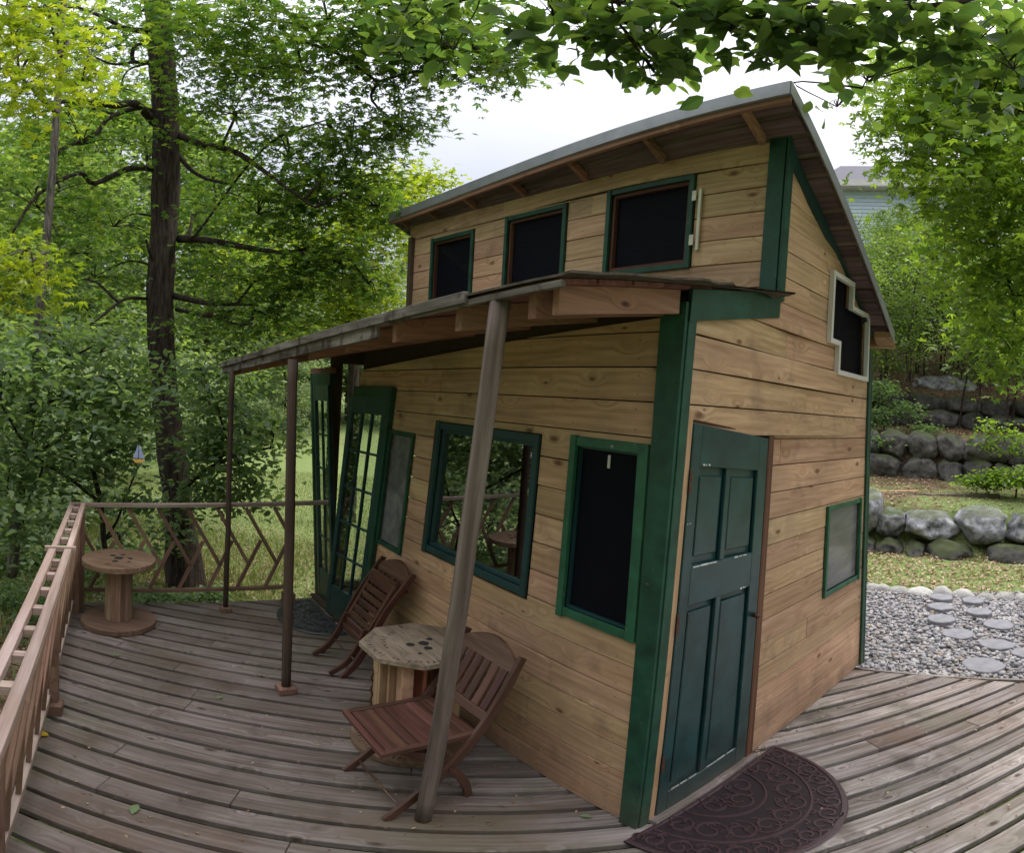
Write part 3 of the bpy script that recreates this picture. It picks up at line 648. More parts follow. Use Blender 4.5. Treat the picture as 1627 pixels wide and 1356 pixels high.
def decking():
    PW = .152; gap = .032; rr = random.Random(3); nb = 0
    pieces = []
    for row in range(-30, 60):
        y0 = .057 + row * PW
        x = -9 + rr.uniform(0, 2.4)
        js = []
        while x < 9: js.append(x); x += rr.choice([1.8, 2.4, 3.0, 3.6, 3.6]) 
        for a, b in zip(js, js[1:]):
            rect = [DX * (a + .0015) + DY * (y0 + gap / 2), DX * (b - .0015) + DY * (y0 + gap / 2), DX * (b - .0015) + DY * (y0 + PW - gap / 2), DX * (a + .0015) + DY * (y0 + PW - gap / 2)]
            for tri in decktri:
                pl = rect; n_ = len(tri)
                for i in range(n_):
                    p, q = tri[i], tri[(i + 1) % n_]; e = (q - p).normalized(); nn = Vector((e.y, -e.x, 0))
                    ctr = sum(tri, Vector()) / n_
                    if (ctr - p).dot(nn) < 0: nn = -nn
                    pl = clip(pl, nn, p.dot(nn))
                    if len(pl) < 3: break
                if len(pl) < 3: continue
                ar = abs(sum(pl[i].x * pl[(i + 1) % len(pl)].y - pl[(i + 1) % len(pl)].x * pl[i].y for i in range(len(pl)))) / 2
                if ar < .004: continue
                ctr = sum(pl, Vector()) / len(pl); azc = math.degrees(math.atan2(ctr.x, ctr.y)); 
                if ctr.y < -.6: continue
                dz = rr.uniform(-.002, .002); k = len(pl)
                vs = [Vector((p.x, p.y, dz)) for p in pl] + [Vector((p.x, p.y, dz - .034)) for p in pl]
                fs = [tuple(range(k)), tuple(range(2 * k - 1, k - 1, -1))] + [(i, (i + 1) % k, k + (i + 1) % k, k + i) for i in range(k)]
                pieces.append((vs, fs, ctr))
    pieces.sort(key=lambda t: t[2].length)
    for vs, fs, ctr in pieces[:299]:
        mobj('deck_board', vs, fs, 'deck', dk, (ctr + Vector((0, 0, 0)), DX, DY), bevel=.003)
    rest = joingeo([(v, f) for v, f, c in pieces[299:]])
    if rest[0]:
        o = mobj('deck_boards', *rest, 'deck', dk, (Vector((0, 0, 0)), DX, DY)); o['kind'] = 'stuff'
    # joists under the gaps and rim boards
    for k in range(-6, 13):
        p = DX * (k * .6)
    js = [[], []]
    g = []
    for u in [3.4 - i * .5 for i in range(16)]:
        g.append((boxverts(W, (u, u + .04), (-2.2, .2 if u > .3 else 2.2), (-.17, -.042)), BF))
    for v, f in g: mobj('joist', v, f, 'sheath', dk)
    beam('rim_board', W(3.645, -2.26, -.085), W(3.645, .1, -.085), .03, .14, 'postd', dk)
    beam('rim_board', W(3.66, -2.262, -.085), W(-4.6, -2.262, -.085), .03, .14, 'postd', dk)
    beam('rim_board', W(.9, 2.3, -.088), W(-1.2, 2.72, -.088), .03, .10, 'deck', dk)
    beam('rim_board', W(-1.2, 2.72, -.088), W(-4.6, 3.52, -.088), .03, .10, 'deck', dk)
decking()
# nail heads, two at each joist crossing, one joined part
def nails():
    pts = []
    for u in [3.42 - i * .5 for i in range(15)]:
        for row in range(-12, 42):
            for fr in (.25, .75):
                y0 = .057 + row * .152 + .152 * fr
                # intersect line u=const with board line
                # p = C0+UA*u+VA*t ; p.DY = y0
                t = (y0 - (C0 + UA * u).dot(DY)) / VA.dot(DY); p = C0 + UA * u + VA * t
                if -2.15 < t < (0 if u > 0 else 2.3) and p.length < 5.5 and p.y > 0: pts.append(p)
    a = np.array([(p.x, p.y, .0035) for p in pts]); k = 6
    tp = np.array([(math.cos(i * math.pi / 3) * .0045, math.sin(i * math.pi / 3) * .0045, 0) for i in range(6)])
    bulk('nail_heads', a[:, None] + tp[None], [tuple(range(6))], 'iron', dk, kind='stuff')
nails()

# ================================================================== CABIN
cab = thing('cabin', 'small two level pine shed cabin with green trim and a lean-to porch roof', 'cabin', W(1.8, 1.2, 0))
PIT = .137
FRONT_HOLES = [(.08, .55, .945, 1.745), (.795, 1.88, .93, 1.745), (2.195, 2.575, .835, 1.64), (2.60, 3.34, -.1, 1.87)]
SIDE_HOLES = [(.07, .83, -.1, 1.80), (1.70, 2.36, .76, 1.36), (1.58, 1.965, 2.36, 2.765), (1.735, 2.36, 2.185, 2.615), (-.1, .5, 2.33, 9), (-.1, .845, 2.44, 9)]
UP_HOLES = [(.52, 1.17, 2.67, 3.225), (1.53, 2.2, 2.62, 3.21), (2.62, 3.3, 2.62, 3.19)]
def cut(a0, a1, z0, z1, holes):
    """split a board rect around window holes -> list of boards, each a list of rects"""
    zs = sorted({z0, z1, *[h for H_ in holes for h in H_[2:] if z0 < h < z1]})
    strips = []
    for za, zb in zip(zs, zs[1:]):
        segs = [(a0, a1)]
        for (h0, h1, hz0, hz1) in holes:
            if hz0 < (za + zb) / 2 < hz1:
                ns = []
                for s, e in segs:
                    if h1 <= s or h0 >= e: ns.append((s, e))
                    else:
                        if h0 > s: ns.append((s, h0))
                        if h1 < e: ns.append((h1, e))
                segs = ns
        strips.append((za, zb, segs))
    # group connected rects
    rects = [(s, e, za, zb, i) for i, (za, zb, segs) in enumerate(strips) for s, e in segs if e - s > .006]
    groups = []
    for r in rects:
        hit = [g for g in groups if any(abs(r[4] - q[4]) == 1 and r[0] < q[1] and q[0] < r[1] for q in g)]
        ng = [r]
        for g in hit: ng += g; groups.remove(g)
        groups.append(ng)
    return groups
def siding(fn, a0, a1, z0, z1, holes, face, thick, seed, top=None, axis='u', joints=(1.6, 2.8), first=(.5, 2.2)):
    rr = random.Random(seed); z = z0; r_i = 0
    while z < z1 - .02:
        zt = min(z + PIT, z1); js = [a0]; x = a0 + rr.uniform(*first)
        while x < a1 - .25: js.append(x); x += rr.uniform(*joints)
        js.append(a1)
        for s, e in zip(js, js[1:]):
            for grp in cut(s, e, z, zt, holes):
                vs, fs = [], []; g_ = .0026; pr = rr.uniform(-.0015, .0015)
                g2 = []
                for (ra, rb, za, zb, q_) in grp:
                    cuts = [ra, rb]
                    if top is not None:
                        for zc in (za + g_, zb - g_):
                            fa, fb = top(ra) - zc, top(rb) - zc
                            if fa * fb < 0:
                                lo_, hi_ = ra, rb
                                for _i in range(24):
                                    md = (lo_ + hi_) / 2
                                    if (top(md) - zc) * fa > 0: lo_ = md
                                    else: hi_ = md
                                cuts.append(lo_)
                    cuts.sort(); g2 += [(p_, r_, za, zb, q_) for p_, r_ in zip(cuts, cuts[1:]) if r_ - p_ > .004]
                for (ra, rb, za, zb, _) in g2:
                    zz0 = za + (g_ if abs(za - z) < 1e-6 else 0); zz1 = zb - (g_ if abs(zb - zt) < 1e-6 else 0)
                    xa = ra + (.0015 if abs(ra - s) < 1e-6 and s > a0 else 0); xb = rb - (.0015 if abs(rb - e) < 1e-6 and e < a1 else 0)
                    t0 = zz1 if top is None else min(zz1, top(xa)); t1 = zz1 if top is None else min(zz1, top(xb))
                    if t0 < zz0 + .006 and t1 < zz0 + .006 or (top is not None and top((xa + xb) / 2) < zz0 + .003): continue
                    t0 = max(t0, zz0 + .001); t1 = max(t1, zz0 + .001)
                    k = len(vs)
                    for d in (face + pr, face + thick):
                        if axis == 'u': vs += [fn(xa, d, zz0), fn(xb, d, zz0), fn(xb, d, t1), fn(xa, d, t0)]
                        else: vs += [fn(d, xa, zz0), fn(d, xb, zz0), fn(d, xb, t1), fn(d, xa, t0)]
                    fs += [tuple(k + i for i in f) for f in ((0, 1, 2, 3), (7, 6, 5, 4), (0, 4, 5, 1), (1, 5, 6, 2), (2, 6, 7, 3), (3, 7, 4, 0))]
                if vs:
                    X = UA if axis == 'u' else VA
                    mobj('siding_board', vs, fs, 'pine', cab, (sum(vs, Vector()) / len(vs), X, Vector((0, 0, 1))), bevel=.0018 if len(g2) == 1 else 0)
        z = zt; r_i += 1
def backing(fn, a0, a1, z0, z1, holes, d0, d1, axis, top=None, mat='sheath', name='wall_sheathing'):
    xs = sorted({a0, a1, *[h for H_ in holes for h in H_[:2] if a0 < h < a1], *([a0 + (a1 - a0) * i / 40 for i in range(41)] if top else [])})
    zs = sorted({z0, z1, *[h for H_ in holes for h in H_[2:] if z0 < h < z1]})
    vs, fs = [], []
    for xa, xb in zip(xs, xs[1:]):
        for za, zb in zip(zs, zs[1:]):
            cx, cz = (xa + xb) / 2, (za + zb) / 2
            if any(h[0] < cx < h[1] and h[2] < cz < h[3] for h in holes): continue
            t0 = zb if top is None else min(zb, top(xa)); t1 = zb if top is None else min(zb, top(xb))
            if t0 <= za and t1 <= za: continue
            t0, t1 = max(t0, za + .001), max(t1, za + .001); k = len(vs)
            for d in (d0, d1):
                if axis == 'u': vs += [fn(xa, d, za), fn(xb, d, za), fn(xb, d, t1), fn(xa, d, t0)]
                else: vs += [fn(d, xa, za), fn(d, xb, za), fn(d, xb, t1), fn(d, xa, t0)]
            fs += [tuple(k + i for i in f) for f in ((0, 1, 2, 3), (7, 6, 5, 4), (0, 4, 5, 1), (1, 5, 6, 2), (2, 6, 7, 3), (3, 7, 4, 0))]
    mobj(name, vs, fs, mat, cab, fix=False)

def zporch(u, v):       # underside of the porch roof sheet
    t = (u + .15) / 3.9; ve, ze = -.64 - .26 * t, 2.25 - .17 * t
    return ze + (2.475 - ze) * (v - ve) / (.8 - ve)
def zroof(u, v):        # underside of the main roof boards
    return 3.47 - .485 * (v - .57) + .0145 * max(u, 0) ** 2
wt = lambda v: min(zporch(0, v) if v < .8 else 9, zroof(0, v) - .03)
def siding_nails(fn, a0, a1, z0, z1, holes, face, axis, step=.41):
    pts = []; rr = random.Random(int(a1 * 100))
    a = a0 + .05
    while a < a1:
        z = z0 + .03
        while z < z1:
            for dz in (0, .075):
                if not any(h[0] - .03 < a < h[1] + .03 and h[2] - .03 < z + dz < h[3] + .03 for h in holes):
                    aa, zz = a + rr.uniform(-.008, .008), z + dz + rr.uniform(-.006, .006)
                    pts.append((fn(aa, face - .002, zz), fn(aa + .01, face - .002, zz)) if axis == 'u' else (fn(face - .002, aa, zz), fn(face - .002, aa + .01, zz)))
            z += PIT
        a += step
    V = []
    for p, q in pts:
        X = (q - p).normalized(); V.append([[*(p + X * math.cos(k * math.pi / 3) * .0032 + Vector((0, 0, 1)) * math.sin(k * math.pi / 3) * .0032)] for k in range(6)])
    bulk('siding_nails', np.array(V), [tuple(range(6))], 'iron', cab, kind='stuff')
siding_nails(wf, .1, 3.2, 0, 2.1, FRONT_HOLES, 0, 'u'); siding_nails(ws, .9, 2.45, 0, 2.5, SIDE_HOLES, 0, 'v'); siding_nails(wu, .1, 3.7, 2.42, 3.35, UP_HOLES, .8, 'u')
# lower porch wall
siding(wf, .05, 3.36, .0, 2.26, FRONT_HOLES, .0, .018, 11, top=lambda u: 2.25 - .055 * u)
backing(wf, .0, 3.38, .0, 2.3, FRONT_HOLES, .021, .07, 'u', top=lambda u: zporch(u, .07) - .01)
# door wall
side_top = lambda v: zroof(0, max(v, .8)) - .035
siding(ws, .05, 2.50, .0, 3.45, SIDE_HOLES, .0, .018, 12, top=side_top, axis='v', joints=(2., 3.), first=(.85, 4.5))
backing(ws, .02, 2.50, .0, 3.4, SIDE_HOLES, .021, .07, 'v', top=lambda v: side_top(v) - .005)
# upper wall
siding(wu, .08, 3.75, 2.40, 3.385, UP_HOLES, .80, .018, 13)
backing(wu, .02, 3.72, 2.3, 3.34, UP_HOLES, .821, .87, 'u')
# back wall and far end wall (far end has the wide opening onto the lawn)
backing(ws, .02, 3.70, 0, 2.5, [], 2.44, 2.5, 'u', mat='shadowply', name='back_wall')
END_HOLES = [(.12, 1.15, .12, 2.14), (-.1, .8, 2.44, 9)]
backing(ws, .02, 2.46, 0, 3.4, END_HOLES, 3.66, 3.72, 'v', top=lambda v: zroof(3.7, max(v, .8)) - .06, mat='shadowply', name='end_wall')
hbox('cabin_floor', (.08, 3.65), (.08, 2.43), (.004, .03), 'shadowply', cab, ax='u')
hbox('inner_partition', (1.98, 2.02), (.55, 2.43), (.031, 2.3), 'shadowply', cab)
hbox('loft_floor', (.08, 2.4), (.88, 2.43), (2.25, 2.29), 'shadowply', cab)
# corner trims
multibox('corner_trim', [((-.012, .062), (-.018, -.001), (-.0, 2.30))], 'green', cab, wf, 'z')
hbox('corner_trim', (-.018, -.001), (.0, .055), (.0, 2.33), 'green', cab, ws, 'zv')
hbox('corner_trim', (-.012, .08), (.782, .799), (2.47, 3.37), 'green', cab, W, 'z')
hbox('corner_trim', (-.018, -.001), (.822, .90), (2.47, 3.35), 'green', cab, ws, 'zv')
hbox('corner_trim', (-.018, -.001), (2.455, 2.51), (.0, 2.40), 'green', cab, ws, 'zv')
hbox('corner_trim', (-.02, .1), (2.511, 2.53), (.0, 2.36), 'green', cab, ws, 'z')
# green belt board over the door wall where the porch roof dies into it
def belt(u, v, z): return ws(u, v, z + .18 * (v - .05))
hbox('belt_board', (-.022, -.002), (.0, .84), (2.235, 2.36), 'green', cab, belt, 'v')
# rake board under the roof edge
def rake(u, v, z): return ws(u, v, zroof(0, v) + z)
vs = []
for vv in [.83 + i * .21 for i in range(9)]:
    for uu in (-.02, -.001):
        for zz in (-.105 + .07 * sm(vv, 1.35, 1.7), -.022): vs.append(rake(uu, vv, zz))
fs = []
for i in range(8):
    a = i * 4; fs += [(a, a + 1, a + 5, a + 4), (a + 2, a + 6, a + 7, a + 3), (a, a + 4, a + 6, a + 2), (a + 1, a + 3, a + 7, a + 5)]
fs += [(0, 2, 3, 1), (32, 33, 35, 34)]
mobj('rake_board', vs, fs, 'teal', cab, (vs[16], VA, Vector((0, 0, 1))))

# ---- windows of the porch wall
def framed(name, a0, a1, z0, z1, fn, d, axis, fw_, mat, proud=.02, inset=.0, pane='screen', sub='pane', label=None, inner=None, parent=cab, paned=.03):
    """window whose own mesh is the four piece frame; pane and inner frame are its sub-parts"""
    def bx_(x, dd, z): return (x, dd, z) if axis == 'u' else (dd, x, z)
    dd = (d - proud, d - .0005)
    B = [bx_((a0 - fw_, a0), dd, (z0 - fw_, z1 + fw_)), bx_((a1, a1 + fw_), (dd[0] - .003, dd[1]), (z0 - fw_ * 1.2, z1 + fw_ * 1.1)), bx_((a0, a1), (dd[0] + .004, dd[1]), (z1, z1 + fw_)), bx_((a0, a1), (dd[0] + .004, dd[1]), (z0 - fw_, z0))]
    e = .002
    o = hbox(name, *bx_((a0 + e, a1 - e), (d + paned, d + paned + .003), (z0 + e, z1 - e)), pane, parent, fn, bevel=0)
    if label: o['label'] = label
    for i_, b_ in enumerate(B): hbox('frame_board', *b_, mat, o, fn, ('z' if axis == 'u' else 'zv') if i_ < 2 else ('u' if axis == 'u' else 'v'))
    if inner:
        iw, im = inner; di = (d + .004, d + .05)
        for i_, b_ in enumerate([bx_((a0, a0 + iw), di, (z0, z1)), bx_((a1 - iw, a1), di, (z0, z1)), bx_((a0 + iw, a1 - iw), di, (z1 - iw, z1)), bx_((a0 + iw, a1 - iw), di, (z0, z0 + iw))]):
            hbox('inner_frame_board', *b_, im, o, fn, ('z' if axis == 'u' else 'zv') if i_ < 2 else ('u' if axis == 'u' else 'v'), bevel=0)
    return o
w3_ = framed('window', .11, .512, .98, 1.715, wf, 0, 'u', .04, 'green2', pane='screen', sub='insect_screen', label='tall narrow window with a bright green frame beside the corner post', inner=(.010, 'teal'), paned=.02)
hbox('sticker', (.312, .328), (.018, .021), (1.635, 1.69), 'white', w3_, wf, bevel=0)
wb = framed('window', .842, 1.835, .988, 1.702, wf, 0, 'u', .04, 'teal', pane='glass', sub='glass_pane', label='big fixed window with a dark teal frame reflecting the trees', inner=(.02, 'teal'), paned=.02)
hbox('brown_casing', (1.872, 1.905), (-.012, -.0005), (.93, 1.75), 'jamb', wb, wf, 'z')
wsm = framed('window', 2.215, 2.555, .855, 1.62, wf, 0, 'u', .03, 'green', pane='screeng', sub='clouded_pane', label='narrow window with a clouded grey pane next to the glazed doors', paned=.004)
# ---- upper windows
wu1 = framed('window', .555, 1.135, 2.70, 3.19, wu, .80, 'u', .032, 'green', pane='screen', sub='insect_screen', label='upper window nearest the corner, with pale hinges on its right side', inner=(.022, 'jamb'), paned=.03)
for zz in (2.80, 3.06):
    hbox('hinge', (.495, .522), (.768, .776), (zz - .01, zz + .05), 'hingem', wu1, wu, bevel=.001)
hbox('hinge_strip', (.468, .486), (.778, .79), (2.76, 3.12), 'hingem', wu1, wu, bevel=.001)
framed('window', 1.565, 2.165, 2.55, 3.18, wu, .80, 'u', .032, 'green', pane='screen', sub='insect_screen', label='middle upper window partly hidden by the porch roof', inner=(.02, 'jamb'), paned=.03)
framed('window', 2.655, 3.265, 2.55, 3.155, wu, .80, 'u', .032, 'green', pane='screen', sub='insect_screen', label='leftmost upper window with a dark screen', inner=(.015, 'jamb'), paned=.03)
# ---- door wall windows
framed('window', 1.735, 2.33, .79, 1.33, ws, 0, 'v', .03, 'green2', pane='screeng', sub='clouded_pane', label='low window with a clouded grey pane on the door wall', paned=.006)
sw_ = hbox('window', (.02, .024), (1.595, 1.95), (2.38, 2.75), 'screen', cab, ws, bevel=0)
sw_['label'] = 'stepped pair of overlapping dark windows with worn white frames high on the door wall'
for i_, b_ in enumerate([((-.034, -.001), (1.565, 1.595), (2.345, 2.78)), ((-.034, -.001), (1.595, 1.95), (2.75, 2.78)), ((-.034, -.001), (1.95, 1.98), (2.60, 2.78)),
    ((-.034, -.001), (1.98, 2.345), (2.60, 2.628)), ((-.034, -.001), (2.345, 2.375), (2.17, 2.628)), ((-.034, -.001), (1.75, 2.345), (2.17, 2.20)), ((-.034, -.001), (1.72, 1.75), (2.17, 2.375)), ((-.034, -.001), (1.595, 1.72), (2.345, 2.375))]):
    hbox('frame_board', *b_, 'white', sw_, ws, 'zv')
hbox('dark_pane', (.026, .030), (1.74, 2.35), (2.19, 2.61), 'screen', sw_, ws, bevel=0)

# ---- panelled door
def wd(u, v, z): return ws(u, v, z * (1 + .04 * clampf(1 - v / .8)))
dr = hbox('door', (-.004, .028), (.095, .80), (.03, 1.785), 'door', cab, wd, 'zv', bevel=.002); dr['label'] = 'teal green wooden door with four recessed panels and chipped paint'
def door_face():
    # stiles and rails stand proud of the slab so the four panels sit recessed
    f0, f1 = -.022, -.0045
    B = [((f0, f1), (.095, .160), (.03, 1.785)), ((f0, f1), (.700, .80), (.03, 1.785)), ((f0, f1), (.385, .425), (.14, 1.06)), ((f0, f1), (.385, .425), (1.23, 1.625)),
         ((f0, f1), (.160, .700), (.03, .14)), ((f0, f1), (.160, .700), (1.06, 1.23)), ((f0, f1), (.160, .700), (1.625, 1.785))]
    for i_, b_ in enumerate(B): hbox('stile' if i_ < 4 else 'rail', *b_, 'door', dr, wd, 'zv', bevel=.003)
    for a, b in ((.165, .38), (.43, .695)):
        for c, d in ((.15, 1.05), (1.24, 1.615)):
            hbox('panel', (-.012, -.0042), (a + .02, b - .02), (c + .025, d - .025), 'door', dr, wd, 'zv', bevel=.006)
    for a, b, c in ((.165, .36, 1.222), (.52, .64, 1.224), (.17, .36, .142), (.44, .68, .142), (.18, .24, 1.63), (.10, .13, 1.40), (.60, .66, 1.062)):
        for k in range(3):
            q0 = a + (b - a) * k / 3; hbox('bare_paint_chip', (-.0235, -.0222), (q0 + random.uniform(0, .008), q0 + (b - a) / 3 - random.uniform(0, .01)), (c + random.uniform(-.001, .001), c + random.uniform(.004, .008)), 'white', dr, wd, bevel=0)
    for zz in (.28, .95, 1.52):
        hbox('hinge', (-.026, -.0225), (.088, .106), (zz, zz + .09), 'iron', dr, wd, bevel=.001)
    vv, ff = tubegeo([wd(-.022, .76, .90), wd(-.05, .76, .90), wd(-.062, .76, .90)], [.012, .014, .004], 10); mobj('knob_plate', vv, ff, 'iron', dr, smooth=True)
door_face()
hbox('door_jamb', (-.016, .06), (.058, .091), (.0, 1.83), 'pine_old', cab, wd, 'zv')
hbox('door_jamb', (-.024, .06), (.804, .868), (.0, 1.80), 'jamb', cab, wd, 'zv')
hbox('door_head', (-.014, .06), (.092, .803), (1.792, 1.80), 'jamb', cab, wd, 'v')
hbox('door_sill', (-.055, .07), (.06, .87), (.001, .024), 'deck', cab, ws, 'v')

# ---- glazed doors at the far end of the porch
def glazed(name, label, BL, BR, TR, TL, cols, rows, stile=.09, bot=.34, topr=.1, mats=('door', 'doorglass')):
    """leaf from four world corners; own mesh = stiles, rails; glazing bars and panes are sub-parts"""
    BL, BR, TR, TL = map(Vector, (BL, BR, TR, TL))
    nrm = (BR - BL).cross(TL - BL).normalized()
    def P(s, t, d): return BL.lerp(BR, s).lerp(TL.lerp(TR, s), t) + nrm * d
    wd, ht = (BR - BL).length, (TL - BL).length; s1, b1, t1 = stile / wd, bot / ht, topr / ht
    def bx(B, nm, mat, par, be=.002):
        vs, fs = [], []
        for (s, t, d) in B:
            k = len(vs); vs += [P(a, b, c) for a in s for b in t for c in d]; fs += [tuple(i + k for i in f) for f in BF]
        return mobj(nm, vs, fs, mat, par, (P(.5, .5, 0), TL - BL, BR - BL), bevel=be)
    o = bx([((s1, 1 - s1), (0, b1), (-.014, .014))], name, mats[0], cab)
    for b_, nm in ((((0, s1), (0, 1), (-.017, .017)), 'stile'), (((1 - s1, 1), (0, 1), (-.017, .017)), 'stile'), (((s1, 1 - s1), (1 - t1, 1), (-.014, .014)), 'rail')): bx([b_], nm, mats[0], o)
    o['label'] = label
    for i in range(1, cols):
        s = s1 + (1 - 2 * s1) * i / cols; bx([((s - .008 / wd, s + .008 / wd), (b1, 1 - t1), (-.011, .011))], 'glazing_bar', mats[0], o, 0)
    for j in range(1, rows):
        t = b1 + (1 - b1 - t1) * j / rows; bx([((s1, 1 - s1), (t - .008 / ht, t + .008 / ht), (-.009, .009))], 'glazing_bar', mats[0], o, 0)
    for i in range(cols):
        for j in range(rows):
            sa, sb = s1 + (1 - 2 * s1) * i / cols, s1 + (1 - 2 * s1) * (i + 1) / cols; ta, tb = b1 + (1 - b1 - t1) * j / rows, b1 + (1 - b1 - t1) * (j + 1) / rows
            d = random.uniform(-.001, .001); bx([((sa, sb), (ta, tb), (d - .001, d + .001))], 'pane', mats[1], o, 0)
    return o
glazed('glazed_door', 'right glazed door leaf, leaning towards the grey pane window', W(3.20, -.09, .03), W(2.66, -.02, .03), W(2.30, -.02, 1.87), W(2.88, -.07, 1.87), 3, 5, .055, .27, .13)
glazed('glazed_door', 'left glazed door leaf at the far end of the porch wall', W(3.60, -.01, .03), W(3.22, -.01, .03), W(3.56, -.01, 1.96), W(3.98, -.01, 1.96), 2, 5, .042, .27, .16)
hbox('door_casing', (2.585, 2.645), (-.04, -.001), (0, 1.93), 'green', cab, wf, 'z')
beam('door_casing', W(3.33, -.03, 1.865), W(2.24, -.03, 1.885), .035, .075, 'green', cab) if False else hbox('door_casing', (2.585, 3.36), (-.045, -.012), (1.865, 1.94), 'green', cab, wf, 'u')
hbox('door_casing', (3.33, 3.355), (-.05, .02), (.0, 1.865), 'jamb', cab, wf, 'z')
beam('end_post', W(3.67, 0, 0), W(4.06, 0, 2.06), .05, .05, 'green', cab, up=VA)
beam('end_jamb', W(3.625, 0, 0), W(4.0, 0, 1.98), .03, .03, 'pine', cab, up=VA)
beam('door_head', W(4.05, 0, 2.00), W(3.52, 0, 2.0), .05, .11, 'green', cab)
beam('door_head', W(4.07, 0, 2.075), W(3.50, 0, 2.075), .05, .05, 'rafter', cab)
beam('threshold', W(3.67, -.03, .012), W(2.6, -.03, .012), .10, .022, 'postd', cab)

# ---- porch roof
def ve(u): return -.64 - .26 * (u + .15) / 3.9
us = [-.17 + i * (3.92 / 9) for i in range(10)]
for i in range(9):             # ceiling boards run along the eave
    pass
for k in range(9):
    t0, t1 = k / 9, (k + 1) / 9 - .006
    vs = []
    for u in (-.11 + .16 * max(0, k / 9 - .3), 3.75):
        for t in (t0, t1):
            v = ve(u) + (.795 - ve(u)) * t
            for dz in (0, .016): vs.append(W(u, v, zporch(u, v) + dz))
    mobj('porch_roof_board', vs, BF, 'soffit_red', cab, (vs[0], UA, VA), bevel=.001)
# ragged rolled roofing on top
rr = random.Random(21)
nu, nv = 48, 14; vs = []; fs = []
for k, dz in ((0, .018), (1, .026)):
    for i in range(nu + 1):
        for j in range(nv + 1):
            u = -.2 + 4.0 * i / nu; t = j / nv; v = ve(u) - .03 + (.797 - ve(u) + .03) * t
            e = 0.
            if j == 0: v += rr.uniform(-.006, .012)
            if i == 0: u += rr.uniform(-.03, .03) + .27 * max(0, t - .35); e = rr.uniform(-.006, .006) - .02 * (t > .85)
            if k: vs.append(vs[i * (nv + 1) + j] + Vector((0, 0, .008)))
            else: vs.append(W(u, v, zporch(u, v) + dz + e))
nn_ = (nu + 1) * (nv + 1)
for i in range(nu):
    for j in range(nv):
        a = i * (nv + 1) + j; q = (a, a + 1, a + nv + 2, a + nv + 1); fs.append(q); fs.append(tuple(x + nn_ for x in q[::-1]))
for i in range(nu):
    for j in (0, nv): a = i * (nv + 1) + j; fs.append((a, a + nv + 1, a + nv + 1 + nn_, a + nn_))
for j in range(nv):
    for i in (0, nu): a = i * (nv + 1) + j; fs.append((a, a + 1, a + 1 + nn_, a + nn_))
mobj('porch_roofing', vs, fs, 'moss_roofing', cab)
for u in [0.03, .42, .88, 1.36, 1.85, 2.34, 2.84, 3.3, 3.71]:
    vA, vB = ve(u) + .025, .79
    vs = [W(uu, v, zporch(u, v) + dz) for uu in (u - .02, u + .02) for v in (vA, vB) for dz in (-.095, -.002)]
    mobj('porch_rafter', vs, BF, 'rafter', cab, (vs[0], VA, Vector((0, 0, 1))), bevel=.002)
# light end board on the right rake
vs = [W(uu, v, zporch(-.05, v) + dz) for uu in (-.075, -.045) for v in (-.61, -.03) for dz in (-.092, .0)]
mobj('porch_end_board', vs, BF, 'rafter', cab, (vs[0], VA, Vector((0, 0, 1))), bevel=.002)
for (ua, ub, z0, z1, off) in ((-.14, .95, -.018, .004, .0), (.955, 2.4, -.066, .004, .0), (2.405, 3.77, -.066, .004, .0), (.3, 3.8, -.012, .03, .018)):
    vs = [W(u, ve(u) + o2, zporch(u, ve(u)) + dz) for u in (ua, ub) for o2 in (-.022 - off, -.002 - off) for dz in (z0, z1)]
    mobj('porch_fascia' if off == 0 else 'porch_drip_strip', vs, BF, 'fascia', cab, (vs[0], UA, Vector((0, 0, 1))), bevel=.002)
# porch posts
def post(name, p0, p1, r, mat, n, block, label, parent=cab):
    pts = [Vector(p0).lerp(Vector(p1), t / 14) + Vector((mnoise.noise(Vector((t * .3, r * 90, 0))), mnoise.noise(Vector((t * .3, r * 50, 5))), 0)) * .006 * (n > 6) for t in range(15)]
    v, f = tubegeo(pts, [r * (1 + .05 * mnoise.noise(Vector((t * .6, r * 10, 2)))) for t in range(15)], n, .05 if n > 6 else 0)
    X = (pts[-1] - pts[0]).normalized()
    o = mobj(name, v, f, mat, parent, (pts[0], X, UA), smooth=n > 6); o['label'] = label
    if block:
        hb = block
        c = Vector(p0); vs = [c + UA * a * hb + VA * b * hb + Vector((0, 0, zz)) for a in (-1, 1) for b in (-1, 1) for zz in (.002, .045)]
        mobj('post_block', vs, BF, 'rail', o, (c, UA, VA), bevel=.004)
    return o
post('porch_post', W(3.385, -.905, 0), W(3.385, -.905, 2.035), .022, 'postd', 8, .045, 'thin dark round porch post at the far corner')
post('porch_post', W(1.90, -.80, 0), W(1.90, -.83, 2.07), .029, 'postd', 10, .055, 'dark round porch post on a small wood block in the middle of the eave')
post('porch_post', W(.50, -.64, -.02), W(.17, -.65, 2.225), .034, 'post', 14, 0, 'grey peeled log post leaning to the right in front of the near chair')

